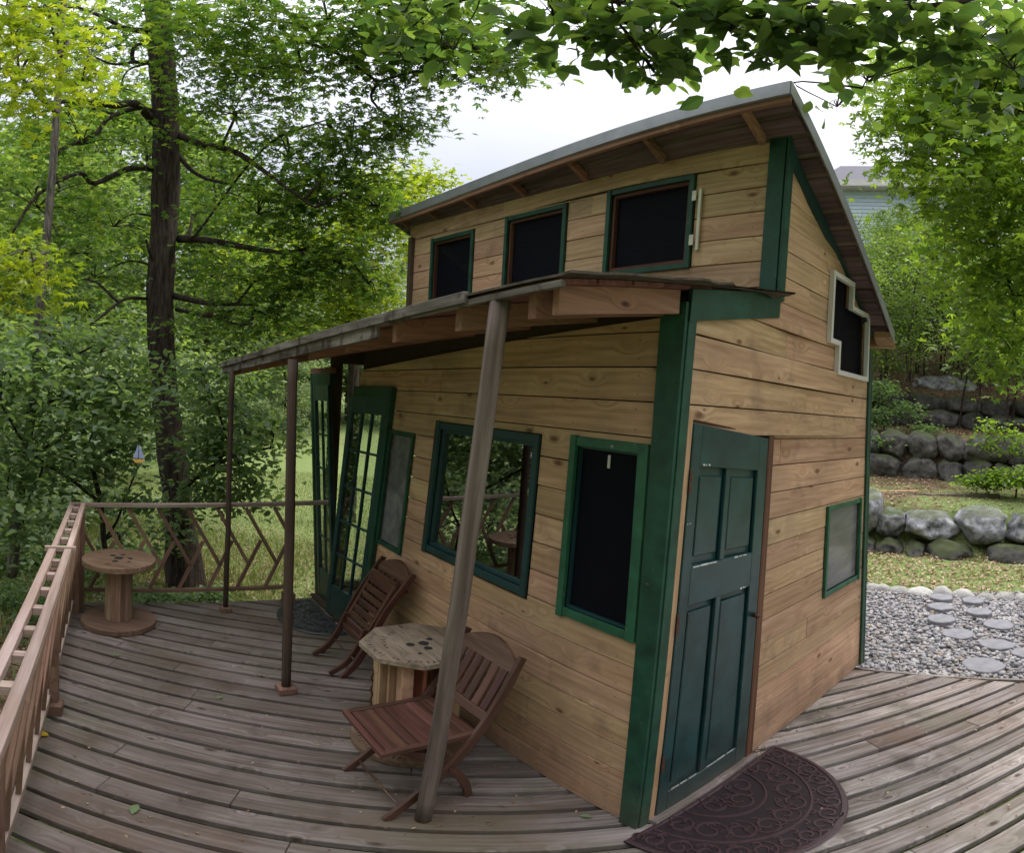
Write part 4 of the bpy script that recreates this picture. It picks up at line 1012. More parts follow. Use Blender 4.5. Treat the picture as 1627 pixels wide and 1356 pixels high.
# ---- main roof: boards with gaps, rafters, fascia, roofing
def vf(u): return .57 + .045 * clampf((u + .17) / 4.0) * 3.0
NB = 15
def rfn(u, v, z): return ws0(u, v, zroof(u, v) + z)
for k in range(NB):
    vs, fs = [], []; nseg = 8
    for i in range(nseg + 1):
        u = -.125 + 3.99 * i / nseg
        va = vf(u) + (2.60 - vf(u)) * k / NB; vb = vf(u) + (2.60 - vf(u)) * (k + 1) / NB - .038
        for v in (va, vb):
            for dz in (-.004, .018): vs.append(rfn(u, v, dz))
    for i in range(nseg):
        a = i * 4; fs += [(a, a + 1, a + 5, a + 4), (a + 2, a + 6, a + 7, a + 3), (a, a + 4, a + 6, a + 2), (a + 1, a + 3, a + 7, a + 5)]
    fs += [(0, 2, 3, 1), (nseg * 4, nseg * 4 + 1, nseg * 4 + 3, nseg * 4 + 2)]
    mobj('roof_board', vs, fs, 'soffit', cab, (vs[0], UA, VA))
def roofstrip(name, z0, z1, fa, fb, mat, uA=-.155, uB=3.9, nseg=10):
    vs, fs = [], []
    for i in range(nseg + 1):
        u = uA + (uB - uA) * i / nseg
        for v in (fa(u), fb(u)):
            for dz in (z0, z1): vs.append(rfn(u, v, dz))
    for i in range(nseg):
        a = i * 4; fs += [(a, a + 1, a + 5, a + 4), (a + 2, a + 6, a + 7, a + 3), (a, a + 4, a + 6, a + 2), (a + 1, a + 3, a + 7, a + 5)]
    fs += [(0, 2, 3, 1), (nseg * 4, nseg * 4 + 1, nseg * 4 + 3, nseg * 4 + 2)]
    return mobj(name, vs, fs, mat, cab, (vs[0], UA, VA))
roofstrip('roofing_sheet', .020, .034, lambda u: vf(u) - .02, lambda u: 2.62, 'post')
roofstrip('drip_edge', -.035, .040, lambda u: vf(u) - .034, lambda u: vf(u) - .022, 'metal')
roofstrip('fascia_board', -.065, .016, lambda u: vf(u) - .020, lambda u: vf(u) - .004, 'rafter')
# metal edge along the rakes
for uu in (-.16, 3.9):
    vs = []
    for i in range(9):
        v = vf(uu) - .03 + (2.62 - vf(uu)) * i / 8
        for a in (uu, uu + .006):
            for dz in (-.03, .042): vs.append(rfn(a, v, dz))
    fs = []
    for i in range(8):
        a = i * 4; fs += [(a, a + 1, a + 5, a + 4), (a + 2, a + 6, a + 7, a + 3), (a, a + 4, a + 6, a + 2), (a + 1, a + 3, a + 7, a + 5)]
    fs += [(0, 2, 3, 1), (32, 33, 35, 34)]
    mobj('rake_metal', vs, fs, 'metal', cab)
for u in [.1, .72, 1.33, 1.94, 2.55, 3.15, 3.70]:
    vs = [rfn(uu, v, dz) for uu in (u - .017, u + .017) for v in (vf(u) + .0, .795) for dz in (-.055, -.002)]
    mobj('roof_rafter', vs, BF, 'rafter', cab, (vs[0], VA, Vector((0, 0, 1))), bevel=.002)
roofstrip('rear_fascia', -.05, .016, lambda u: 2.602, lambda u: 2.625, 'pine_old')
vs = [rfn(uu, v, dz) for uu in (-.15, -.03) for v in (2.50, 2.60) for dz in (-.045, -.003)]
mobj('rear_corner_block', vs, BF, 'pine_old', cab)

# ================================================================== RAILINGS
def herring(parent, P, L, n, off=0., z0=.175, z1=.885, mat='rail'):
    """P(t, z) -> point on the railing face at distance t; chevron balusters"""
    sp = L / n; th, dp = .030, .022
    X = (P(1, 0) - P(0, 0)).normalized(); Yn = X.cross(Vector((0, 0, 1)))
    def stick(a, b):
        d = (b - a).normalized(); beam('baluster', a, b, dp, th, mat, parent, up=Yn.cross(d).normalized() if False else (d.cross(Yn)).normalized(), bevel=.0015)
    for i in range(-1, n):
        t = i * sp + .12
        a, b = (t, z1), (t + .287, .38)
        def cl(p, q):
            # clip to 0..L
            (x0, y0), (x1, y1) = p, q
            if x1 <= 0 or x0 >= L: return None
            if x0 < 0: y0 += (y1 - y0) * (0 - x0) / (x1 - x0); x0 = 0
            if x1 > L: y1 = y0 + (y1 - y0) * (L - x0) / (x1 - x0); x1 = L
            return (x0, y0), (x1, y1)
        c = cl(a, b)
        if c: stick(P(*c[0]), P(*c[1]))
        p, q = (t - .06, z0), (t + .148 - .012, .60)
        c = cl(p, q)
        if c: stick(P(*c[0]), P(*c[1]))
rb = thing('rail_fence', 'wooden herringbone railing across the far end of the deck', 'railing', W(3.52, -1.2, 0))
beam('top_rail', W(3.50, -2.19, .905), W(3.50, .0, .92), .065, .03, 'railtop', rb)
beam('bottom_rail', W(3.50, -2.12, .165), W(3.50, -.36, .165), .04, .03, 'rail', rb)
beam('upper_rail', W(3.50, -2.12, .885), W(3.50, -.36, .89), .03, .02, 'rail', rb) if False else None
beam('post', W(3.46, -2.115, -.2), W(3.46, -2.115, .90), .085, .085, 'rail', rb, up=UA)
beam('post', W(3.52, -.33, .05), W(3.52, -.33, .905), .055, .055, 'rail', rb, up=UA)
beam('post_foot', W(3.52, -.33, .002), W(3.52, -.33, .10), .10, .10, 'rail', rb, up=UA)
herring(rb, lambda t, z: W(3.50, -2.085 + t, z), 1.725, 7)
lf = thing('double_rail_fence', 'double wooden railing with ladder-like top along the left edge of the deck', 'railing', W(.8, -2.13, 0))
for vv, nm in ((-2.085, 'inner'), (-2.175, 'outer')):
    beam('top_rail', W(3.44, vv, .915), W(2.0, vv, .915), .035, .04, 'railtop', lf)
    beam('top_rail', W(1.985, vv, .925), W(-1.6, vv, .925), .042, .04, 'railtop', lf)
beam('joint_bar', W(1.99, -2.04, .94), W(1.99, -2.22, .94), .03, .03, 'railtop', lf)
k = 0
for t in [-1.4 + i * .245 for i in range(20)]:
    if t < 3.4: beam('spacer_block', W(t, -2.107, .915), W(t, -2.153, .915), .045, .034, 'railtop', lf, bevel=.001)
beam('bottom_rail', W(3.44, -2.165, .10), W(-1.6, -2.165, .10), .035, .045, 'railtop', lf)
beam('bottom_rail', W(3.44, -2.215, .10), W(-1.6, -2.215, .10), .03, .045, 'rail', lf)
herring(lf, lambda t, z: W(3.4 - t, -2.165 + .075 * (z - .1) / .8, z), 4.4, 17, z0=.125, z1=.89)
for uu in (3.36, 1.72, .15):
    beam('post', W(uu, -2.13, -.25), W(uu, -2.13, .90), .05, .05, 'rail', lf, up=UA)
beam('post_foot', W(1.70, -2.14, .002), W(1.70, -2.14, .07), .12, .10, 'rail', lf, up=UA)

# ================================================================== FURNITURE
def boltgeo(c, r, z): return discgeo(c, r, z, z + .004, 10)
# round cable spool by the railing
sc = Vector((-2.755, 3.69, 0)); sp1 = thing('cable_spool_table', 'round wooden cable spool used as a table beside the left railing', 'spool table', sc)
for nm, z0, z1, r, mt in (('base_disc', .003, .05, .292, 'spool_dark'), ('top_disc', .50, .545, .288, 'spool')):
    v, f = discgeo(sc + (Vector((-.02, .02, 0)) if nm == 'top_disc' else Vector()), r, z0, z1, 48); o = mobj(nm, v, f, mt, sp1, (sc, DX, DY), bevel=.004)
for k in range(16):            # drum staves
    a0, a1 = 2 * math.pi * k / 16 + .008, 2 * math.pi * (k + 1) / 16 - .008
    vs = [sc + Vector((math.cos(a) * r, math.sin(a) * r, zz)) for a in (a0, a1) for r in (.075, .108) for zz in (.051, .499)]
    mobj('drum_stave', vs, BF, 'spool', sp1, (vs[0], Vector((0, 0, 1)), vs[4] - vs[0]), bevel=.002)
hc = sc + Vector((-.02, .02, 0))
for dx, dy, r in ((0, 0, .036), (.075, .05, .022), (-.08, .03, .022), (.03, -.085, .024), (-.03, .095, .018), (.12, -.03, .014)):
    v, f = discgeo(hc + Vector((dx, dy, 0)), r, .5455, .5468, 16, jag=.12); mobj('bolt_hole', v, f, 'dark', sp1)
# octagonal spool table between the chairs
tcn = Vector((-.41, 2.985, 0)); sp2 = thing('octagonal_spool_table', 'pale octagonal spool table with stamped black lettering between the two folding chairs', 'spool table', tcn)
ZT = .60
ov = []; rot = .25
for zz in (ZT - .028, ZT):
    for k in range(8):
        a = rot + 2 * math.pi * k / 8; ov.append(tcn + Vector((math.cos(a) * .30, math.sin(a) * .29, zz)))
mobj('table_top', ov, [(k, (k + 1) % 8, 8 + (k + 1) % 8, 8 + k) for k in range(8)] + [tuple(range(8))[::-1], tuple(range(8, 16))], 'osb', sp2, (tcn, UA, VA), bevel=.002)
v, f = discgeo(tcn, .32, .003, .035, 44); mobj('base_disc', v, f, 'spool_dark', sp2, (tcn, UA, VA), bevel=.003)
hw = .135
for a, b in ((1, 1), (1, -1), (-1, 1), (-1, -1)):
    c = tcn + UA * a * hw + VA * b * hw; beam('corner_board', c + Vector((0, 0, .036)), c + Vector((0, 0, ZT - .029)), .062, .062, 'pine', sp2, up=UA, bevel=.003)
for a, b, X in ((1, 0, VA), (-1, 0, VA), (0, 1, UA), (0, -1, UA)):
    c = tcn + (UA * a + VA * b) * (hw - .002); n_ = UA * a + VA * b
    for k in range(2):
        cc = c + X * (-.052 + .104 * k); beam('side_board', cc + Vector((0, 0, .036)), cc + Vector((0, 0, ZT - .029)), .103 if abs(a) else .018, .018 if abs(a) else .103, 'redboard' if a == -1 else 'pine', sp2, up=VA if True else UA, bevel=.002)
# angled struts from the top down to the base on the left side
for s in (-1, 1):
    beam('strut', tcn + UA * .25 + VA * s * .07 + Vector((0, 0, ZT - .03)), tcn + UA * .15 + VA * s * .07 + Vector((0, 0, .3)), .05, .02, 'pine', sp2)
for dx, dy, rx in ((.02, .02, .027), (.01, -.05, .022), (.085, .01, .022), (-.02, .075, .016), (.13, -.06, .010)):
    v, f = discgeo(tcn + UA * (-dx) + VA * dy, rx, ZT + .0004, ZT + .0016, 14, jag=.12); mobj('bolt_hole', v, f, 'dark', sp2)
def text(txt, loc, xdir, size, parent, z, mat='ink', name='stamped_lettering'):
    cu = bpy.data.curves.new(name, 'FONT'); cu.body = txt; cu.size = size; cu.align_x = 'CENTER'; cu.align_y = 'CENTER'; cu.extrude = .0002; cu.resolution_u = 2
    o = bpy.data.objects.new(name, cu); COL.objects.link(o)
    X = xdir.normalized(); Z = Vector((0, 0, 1)); Y = Z.cross(X)
    mw = Matrix((X, Y, Z)).transposed().to_4x4(); mw.translation = Vector((loc.x, loc.y, z)); o.matrix_world = mw
    dg = bpy.context.evaluated_depsgraph_get(); me = bpy.data.meshes.new_from_object(o.evaluated_get(dg)); bpy.data.objects.remove(o)
    me.materials.clear(); me.materials.append(M[mat]); q = bpy.data.objects.new(name, me); COL.objects.link(q); q.location = mw.translation; q.rotation_euler = mw.to_euler(); adopt(q, parent); return q
# ring lettering is illegible in the photograph: short worn strokes stand for it
def strokes(parent, c, r, a0, a1, n, hgt, z, seed, mat='ink'):
    rr = random.Random(seed); geo = []
    for k in range(n):
        a = a0 + (a1 - a0) * k / n
        if rr.random() < .15: continue
        for j in range(2):
            aa = a + rr.uniform(-.01, .02); ra = r + rr.uniform(-.1, .3) * hgt; rb_ = ra + rr.choice([.3, .6, 1.]) * hgt; ab = aa + rr.uniform(-.035, .035)
            p = c + Vector((math.cos(aa) * ra, math.sin(aa) * ra, z)); q = c + Vector((math.cos(ab) * rb_, math.sin(ab) * rb_, z)); d = (q - p)
            if d.length < .004: continue
            nn = Vector((-d.y, d.x, 0)).normalized() * .0022
            geo.append(([p - nn, p + nn, q + nn, q - nn], [(0, 1, 2, 3)]))
    v, f = joingeo(geo); o = mobj('stamped_lettering', v, f, mat, parent, fix=False); o['kind'] = 'stuff'
    return o
strokes(sp2, tcn, .235, math.pi * .95, math.pi * 1.9, 26, .028, ZT + .0008, 4)
strokes(sp2, tcn, .165, math.pi * .8, math.pi * 1.25, 12, .03, ZT + .0008, 5)
strokes(sp2, tcn, .27, math.pi * .9, math.pi * 1.6, 24, .024, .0362, 6)
# a thin hanging chain of dark links beside the table box
vv, ff = joingeo([tubegeo([tcn + UA * .16 + VA * -.17 + Vector((.006 * math.sin(i * 1.7), .006 * math.cos(i * 1.3), .40 - .02 * i)) for i in range(16)], .006, 6)])
mobj('hanging_cord', vv, ff, 'iron', sp2, smooth=True)

def chair(label, fold, X, origin, shear=Vector((0, 0, 0)), sc_=1.):
    """wooden folding chair; local a = width axis, b = depth (front negative), z up"""
    t = thing('folding_chair', label, 'folding chair', origin, 'reddish brown slatted folding chairs')
    A, B = X
    def P(a, b, z): return origin + A * a + B * b + Vector((0, 0, z)) + shear * z
    def bar(name, a0, a1, w1, h1, par=t, up=None): return beam(name, a0, a1, w1, h1, 'chair', par, up=up or B, bevel=.002)
    def curved(name, pts, w1, h1, par=t):
        pp = smoothpath([P(*q) for q in pts], 5); vs, fs = [], []
        for i, p in enumerate(pp):
            T = (pp[min(i + 1, len(pp) - 1)] - pp[max(i - 1, 0)]).normalized(); Nn = A.cross(T).normalized(); tt = .82 + .18 * math.sin(math.pi * i / (len(pp) - 1))
            for s1, s2 in ((-1, -1), (1, -1), (1, 1), (-1, 1)): vs.append(p + A * s1 * w1 / 2 + Nn * s2 * h1 / 2 * tt)
        for i in range(len(pp) - 1):
            for k in range(4): a, b = i * 4 + k, i * 4 + (k + 1) % 4; fs.append((a, b, b + 4, a + 4))
        fs += [(3, 2, 1, 0), tuple(range(len(vs) - 4, len(vs)))]
        return mobj(name, vs, fs, 'chair', par, (pp[0], pp[-1] - pp[0], A), bevel=.002)
    hwid = .215
    if not fold:
        # uprights run from the top of the back down to the front feet, legs cross them to the rear feet
        for s in (-1, 1): curved('upright', [(s * hwid, .30, .745), (s * hwid, .225, .60), (s * hwid, .13, .44), (s * hwid, -.01, .26), (s * hwid, -.16, .12), (s * hwid, -.30, .0)], .022, .045)
        for s in (-1, 1): curved('rear_leg', [(s * (hwid - .026), -.24, .375), (s * (hwid - .026), -.12, .30), (s * (hwid - .026), .00, .20), (s * (hwid - .026), .07, .10), (s * (hwid - .026), .10, .0)], .022, .042)
        seat = [(lambda a, q: P(a, q, .385 + .012 * (q + .1)))][0]; q0, q1 = -.31, .10
        ss = .195
        sf = bar('seat_frame', seat(-ss, q0), seat(-ss, q1), .028, .024, up=Vector((0, 0, 1)))
        bar('seat_frame', seat(ss, q0), seat(ss, q1), .028, .024, up=Vector((0, 0, 1)))
        bar('seat_frame', seat(-ss - .014, q0 - .012), seat(ss + .014, q0 - .012), .026, .024, up=Vector((0, 0, 1)))
        for k in range(8):
            q = q0 + .035 + (q1 - q0 - .05) * k / 7; bar('seat_slat', seat(-ss + .015, q), seat(ss - .015, q), .049, .014, up=Vector((0, 0, 1)))
        bk = lambda a, z: P(a, .13 + (.30 - .13) * (z - .44) / .305 - .004, z)
        bar('back_lower_rail', bk(-hwid + .012, .465), bk(hwid - .012, .465), .018, .045, up=(bk(0, .7) - bk(0, .46)).normalized())
        for k in range(6):
            a = -.16 + .064 * k; bar('back_slat', bk(a, .485), bk(a, .69), .012, .044, up=A) if False else beam('back_slat', bk(a, .485), bk(a, .69), .012, .044, 'chair', t, up=A, bevel=.002)
        # arched crest rail
        vs, fs = [], []; n_ = 12
        for i in range(n_ + 1):
            a = -hwid + .012 + (2 * hwid - .024) * i / n_; top = .72 + .055 * math.sin(math.pi * i / n_)
            for (zz) in (.675, top):
                for d in (-.009, .009): vs.append(bk(a, zz) + B * d)
        for i in range(n_):
            c = i * 4; fs += [(c, c + 4, c + 6, c + 2), (c + 1, c + 3, c + 7, c + 5), (c + 2, c + 6, c + 7, c + 3), (c, c + 1, c + 5, c + 4)]
        fs += [(0, 2, 3, 1), (n_ * 4, n_ * 4 + 1, n_ * 4 + 3, n_ * 4 + 2)]
        mobj('crest_rail', vs, fs, 'chair', t, (bk(0, .7), A, Vector((0, 0, 1))), bevel=.001)
        v, f = tubegeo([P(-hwid, -.235, .06), P(hwid, -.235, .06)], .006, 8); mobj('stretcher_rod', v, f, 'chair', t, smooth=True)
        v, f = tubegeo([P(-hwid + .02, .075, .10), P(hwid - .02, .075, .10)], .006, 8); mobj('stretcher_rod', v, f, 'chair', t, smooth=True)
        for s in (-1, 1):
            v, f = tubegeo([P(s * hwid + .014 * s, -.03, .235), P(s * hwid + .02 * s, -.03, .235)], .008, 8); mobj('pivot_bolt', v, f, 'iron', t)
    else:
        L_ = lambda z: .26 * (z / .8)          # frame leans back to the wall
        for s in (-1, 1): curved('upright', [(s * hwid, -.06, .0), (s * hwid, .02, .12), (s * hwid, .07, .3), (s * hwid, .14, .55), (s * hwid, L_(.8), .80)], .022, .045)
        for s in (-1, 1): curved('rear_leg', [(s * (hwid - .05), -.13, .02), (s * (hwid - .05), -.035, .10), (s * (hwid - .05), .02, .22), (s * (hwid - .05), .05, .38)], .022, .042)
        # seat panel folded up flat in front of the back: slats run across
        sp_ = lambda a, z: P(a, L_(z) - .045, z); z0, z1 = .28, .70
        for s in (-1, 1): bar('seat_frame', sp_(s * .165, z0), sp_(s * .165, z1), .03, .022, up=A) if False else beam('seat_frame', sp_(s * .165, z0), sp_(s * .165, z1), .022, .03, 'chair', t, up=A, bevel=.002)
        beam('seat_frame', sp_(-.18, z1), sp_(.18, z1), .022, .05, 'chair', t, bevel=.002); beam('seat_frame', sp_(-.18, z0), sp_(.18, z0), .022, .04, 'chair', t, bevel=.002)
        for k in range(7):
            z = z0 + .045 + (z1 - z0 - .09) * k / 6; beam('seat_slat', sp_(-.15, z), sp_(.15, z), .014, .047, 'chair', t, bevel=.002)
        bk = lambda a, z: P(a, L_(z) + .0, z)
        for k in range(6):
            a = -.16 + .064 * k; beam('back_slat', bk(a, .45), bk(a, .74), .012, .044, 'chair', t, up=A, bevel=.002)
        vs, fs = [], []; n_ = 12
        for i in range(n_ + 1):
            a = -hwid + .012 + (2 * hwid - .024) * i / n_; top = .77 + .06 * math.sin(math.pi * i / n_)
            for (zz) in (.72, top):
                for d in (-.012, .012): vs.append(bk(a, zz) + B * d)
        for i in range(n_):
            c = i * 4; fs += [(c, c + 4, c + 6, c + 2), (c + 1, c + 3, c + 7, c + 5), (c + 2, c + 6, c + 7, c + 3), (c, c + 1, c + 5, c + 4)]
        fs += [(0, 2, 3, 1), (n_ * 4, n_ * 4 + 1, n_ * 4 + 3, n_ * 4 + 2)]
        mobj('crest_rail', vs, fs, 'chair', t, (bk(0, .7), A, Vector((0, 0, 1))), bevel=.001)
        for z in (.30, .16):
            v, f = tubegeo([P(-hwid, L_(z) - .06, z), P(hwid, L_(z) - .06, z)], .006, 8); mobj('stretcher_rod', v, f, 'chair', t, smooth=True)
    return t
chair('open reddish brown slatted folding chair on the near side of the octagonal table', False, (UA, VA), W(.765, -.48, 0), shear=UA * -.03)
chair('reddish brown folding chair folded up and propped against the wall behind the octagonal table', True, (UA, VA), W(2.22, -.345, 0), shear=UA * -.36)

# ---- door mats
def spiral(c, r, a0, turns, n=22, flip=1):
    return [c + Vector((math.cos(a0 + flip * turns * 2 * math.pi * i / n) * r * (1 - .78 * i / n), math.sin(a0 + flip * turns * 2 * math.pi * i / n) * r * (1 - .78 * i / n), 0)) for i in range(n + 1)]
def ribbon(pts, w_, z0, z1):
    vs, fs = [], []
    for i, p in enumerate(pts):
        T = (pts[min(i + 1, len(pts) - 1)] - pts[max(i - 1, 0)]).normalized(); nn = Vector((-T.y, T.x, 0)); k = .45 + .55 * math.sin(math.pi * (.08 + .84 * i / (len(pts) - 1)))
        vs += [p - nn * w_ * k + Vector((0, 0, z0)), p - nn * w_ * k * .6 + Vector((0, 0, z1)), p + nn * w_ * k * .6 + Vector((0, 0, z1)), p + nn * w_ * k + Vector((0, 0, z0))]
    for i in range(len(pts) - 1):
        for k in range(3): a = i * 4 + k; fs.append((a, a + 1, a + 5, a + 4))
    return vs, fs
def mat_(name, label, org, X, Y, a, b, mb, mr_, seed):
    """half-oval mat: straight edge along X centred at org, bulging along Y"""
    rr = random.Random(seed)
    t = thing(name, label, 'door mat', org)
    def P(x, y, z=0): return org + X * x + Y * y + Vector((0, 0, z))
    rim = [(math.cos(i * math.pi / 36) * a, math.sin(i * math.pi / 36) * b) for i in range(37)]
    k = len(rim); vs = [P(x, y, .003) for x, y in rim] + [P(x, y, .010) for x, y in rim]
    mobj('mat_base', vs, [tuple(range(k))[::-1], tuple(range(k, 2 * k))] + [(i, (i + 1) % k, k + (i + 1) % k, k + i) for i in range(k)], mb, t)
    geo = []
    for f, w_ in ((.975, .011), (.74, .006), (.40, .005)):
        geo.append(ribbon([P(math.cos(q) * a * f, math.sin(q) * b * f + .004) for q in [math.pi * i / 48 for i in range(49)]], w_ * 1.6, .009, .0155))
    geo.append(ribbon([P(-a * .97 + 2 * a * .97 * i / 10, .014) for i in range(11)], .012, .009, .015))
    v, f = joingeo(geo); stuff(mobj('raised_rim', v, f, mr_, t))
    geo = []
    for ring, (f, n, r) in enumerate(((.86, 15, .062), (.585, 9, .080), (.22, 3, .085))):
        for i in range(n):
            q = math.pi * (i + .5) / n; c = P(math.cos(q) * a * f, math.sin(q) * b * f + .015); fl = 1 if i % 2 else -1
            geo.append(ribbon(spiral(c, r * rr.uniform(.85, 1.), q * 2 + (0 if fl > 0 else math.pi), 1.35, 22, fl), .0075, .009, .0155))
            c2 = P(math.cos(q + .5 * math.pi / n) * a * (f + .03), math.sin(q + .5 * math.pi / n) * b * (f + .03) + .01)
            geo.append(ribbon(spiral(c2, r * .5, q + 2, .9, 12, -fl), .005, .009, .015))
            c3 = P(math.cos(q) * a * (f - .10), math.sin(q) * b * (f - .10) + .02)
            geo.append(ribbon([c3 + Vector((math.cos(q + s) * .03 * s, math.sin(q + s) * .03 * s, 0)) for s in (-1, -.5, 0, .5, 1)], .008, .009, .015))
    v, f = joingeo(geo); o = stuff(mobj('scroll_relief', v, f, mr_, t, fix=False))
    return t
mat_('door_mat', 'dark brown half-oval rubber mat with scroll pattern in front of the teal door', W(-.065, .45, 0), VA, -UA, .57, .60, 'matd', 'matr', 1)
mat_('door_mat', 'black half-oval rubber mat at the glazed doors', W(3.12, -.11, 0), UA, -VA, .42, .40, 'matb', 'matbr', 2)

# ================================================================== FOLIAGE
def tmpl_ovate():
    h = .07
    v = [(0, 0, 0), (0, .42, -.03), (0, 1, -.10), (.19, .16, h * .6), (.30, .43, h), (.20, .74, h * .3), (-.19, .16, h * .6), (-.30, .43, h), (-.20, .74, h * .3)]
    return np.array(v), [(0, 3, 4, 1), (1, 4, 5, 2), (0, 1, 7, 6), (1, 2, 8, 7)]
def tmpl_simple(w_=.30):
    return np.array([(0, 0, 0), (w_, .45, .05), (0, 1, -.08), (-w_, .45, .05)]), [(0, 1, 2, 3)]
def tmpl_maple(n=5):
    angs = {5: (-105, -52, 0, 52, 105), 3: (-60, 0, 60)}[n]; ln = {5: (.5, .85, 1, .85, .5), 3: (.8, 1, .8)}[n]; hw_ = 22 if n == 5 else 30
    v = [(0, 0, 0)]; f = []
    for a, l in zip(angs, ln):
        for da, r, z in ((-hw_, .48, .02), (0, 1, -.12), (hw_, .48, .02)):
            q = math.radians(a + da); v.append((math.sin(q) * l * r, math.cos(q) * l * r, z * l))
        k = len(v); f.append((0, k - 3, k - 2, k - 1))
    v = np.array(v) * .62; v[:, 1] += .2; v[0] = (0, .12, 0)
    return v, f
TOV, TS, TM5, TM3 = tmpl_ovate(), tmpl_simple(), tmpl_maple(5), tmpl_maple(3)
def leaf_points(blobs, n, spray=.28, per=9, flat=.28, shell=.35):
    """blobs: (centre, (rx, ry, rz), weight) -> leaf positions clustered in sprays"""
    W_ = np.array([b[2] for b in blobs], float); W_ /= W_.sum(); pts = []
    for b, wgt in zip(blobs, W_):
        k = max(1, int(n * wgt / per)); d = rng.normal(size=(k, 3)); d /= np.linalg.norm(d, axis=1)[:, None]
        r = rng.uniform(0, 1, k) ** shell; c = np.array(b[0][:]) + d * r[:, None] * np.array(b[1])
        s = rng.normal(size=(k, per, 3)) * np.array([spray, spray, spray * flat])
        s[..., 2] -= .12 * np.linalg.norm(s[..., :2], axis=-1)
        pts.append((c[:, None] + s).reshape(-1, 3))
    return np.concatenate(pts)
def leaves(name, P, size, tmpl, mat, parent, tilt=.55, droop=.0, kind=None):
    n = len(P); T, F = tmpl; R = rots(n, tilt); s = rng.uniform(.65, 1.15, n) * size
    Tn = np.repeat(T[None], n, 0); Tn[..., 2] *= rng.uniform(-.5, 3.2, n)[:, None]
    V = np.einsum('nij,nkj->nki', R, Tn) * s[:, None, None]
    if droop: V[..., 2] -= droop * np.linalg.norm(V[..., :2], axis=-1)
    return bulk(name, V + P[:, None], F, mat, parent, kind=kind)
def branches(segs, n=7):
    return joingeo([tubegeo(smoothpath(p, 4), np.linspace(r0, r1, (len(p) - 1) * 4 + 1), n, .12, seed=i) for i, (p, r0, r1) in enumerate(segs)])
def twigs_for(blobs, anchors, k=5, r=.012):
    segs = []; rr = random.Random(len(blobs))
    for (c, rad, w_) in blobs:
        c = Vector(c[:]); a = min(anchors, key=lambda q: (q - c).length); mid = (a + c) / 2 + Vector((rr.uniform(-.2, .2), rr.uniform(-.2, .2), .12))
        segs.append(([a, mid, c], r * 1.8, r * .8))
        for _ in range(k):
            d = Vector((rr.gauss(0, 1), rr.gauss(0, 1), rr.gauss(0, .6))).normalized(); e = c + Vector((d.x * rad[0], d.y * rad[1], d.z * rad[2])) * .85
            segs.append(([c, (c + e) / 2 + Vector((0, 0, .06)), e], r * .8, r * .25))
    return segs
def leaf_parts(P, size, tmpl, mat, parent, tilt, n):
    """the n leaves that show largest become parts of their own; returns the other positions"""
    az = np.degrees(np.arctan2(P[:, 0], P[:, 1])); el = np.degrees(np.arctan2(P[:, 2] - 1.9, np.hypot(P[:, 0], P[:, 1])))
    d = np.linalg.norm(P - np.array([0, 0, 1.9]), axis=1) + ((np.abs(az) > 49) | (el > 43)) * 1e4
    order = np.argsort(d); T, F = tmpl; ms = []
    for k in range(3):
        me = bpy.data.meshes.new('leaf'); me.from_pydata((T * np.array([1, 1, 1 + 1.2 * k])).tolist(), [], F); me.materials.append(M[mat]); ms.append(me)
    Rm = rots(n, tilt)
    for k, i in enumerate(order[:n]):
        o = bpy.data.objects.new('leaf', ms[k % 3]); COL.objects.link(o); o.location = P[i].tolist(); o.rotation_euler = Matrix(Rm[k].tolist()).to_euler(); sc0 = size * random.uniform(.6, 1.2); o.scale = (sc0,) * 3; adopt(o, parent)
    return P[order[n:]]
def tree(name, label, cat, trunkpts, radii, limbs, blobs, nleaf, lsize, tmpl, lmat, bmat='bark', group=None, spray=.28, per=9, tilt=.55, twr=.012, twk=5, n=18, parts=0, flat=.28):
    t = thing(name, label, cat, trunkpts[0], group)
    pp = smoothpath(trunkpts, 8); rad = np.interp(np.linspace(0, 1, len(pp)), np.linspace(0, 1, len(radii)), radii)
    v, f = tubegeo(pp, rad, n, .16, seed=len(name)); o = mobj('trunk', v, f, bmat, t, (trunkpts[0], Vector((1, 0, 0)), Vector((0, 1, 0))), smooth=True)
    anchors = [p for p in pp[len(pp) // 4:]]
    for (p, r0, r1) in limbs: anchors += smoothpath(p, 3)
    for i_, (p, r0, r1) in enumerate(limbs):
        v, f = tubegeo(smoothpath(p, 4), np.linspace(r0, r1, (len(p) - 1) * 4 + 1), 9, .14, seed=i_); mobj('limb', v, f, bmat, t, (p[0], Vector((1, 0, 0)), Vector((0, 1, 0))), smooth=True, fix=False)
    segs = twigs_for(blobs, anchors, twk, twr)
    if segs:
        v, f = branches(segs); stuff(mobj('branches', v, f, bmat, t, (trunkpts[0], Vector((1, 0, 0)), Vector((0, 1, 0))), smooth=True, fix=False))
    if nleaf:
        P = leaf_points(blobs, nleaf, spray, per, flat)
        if parts: P = leaf_parts(P, lsize, tmpl, lmat, t, tilt, parts)
        leaves('crown', P, lsize, tmpl, lmat, t, tilt)
    return t
B = bearing
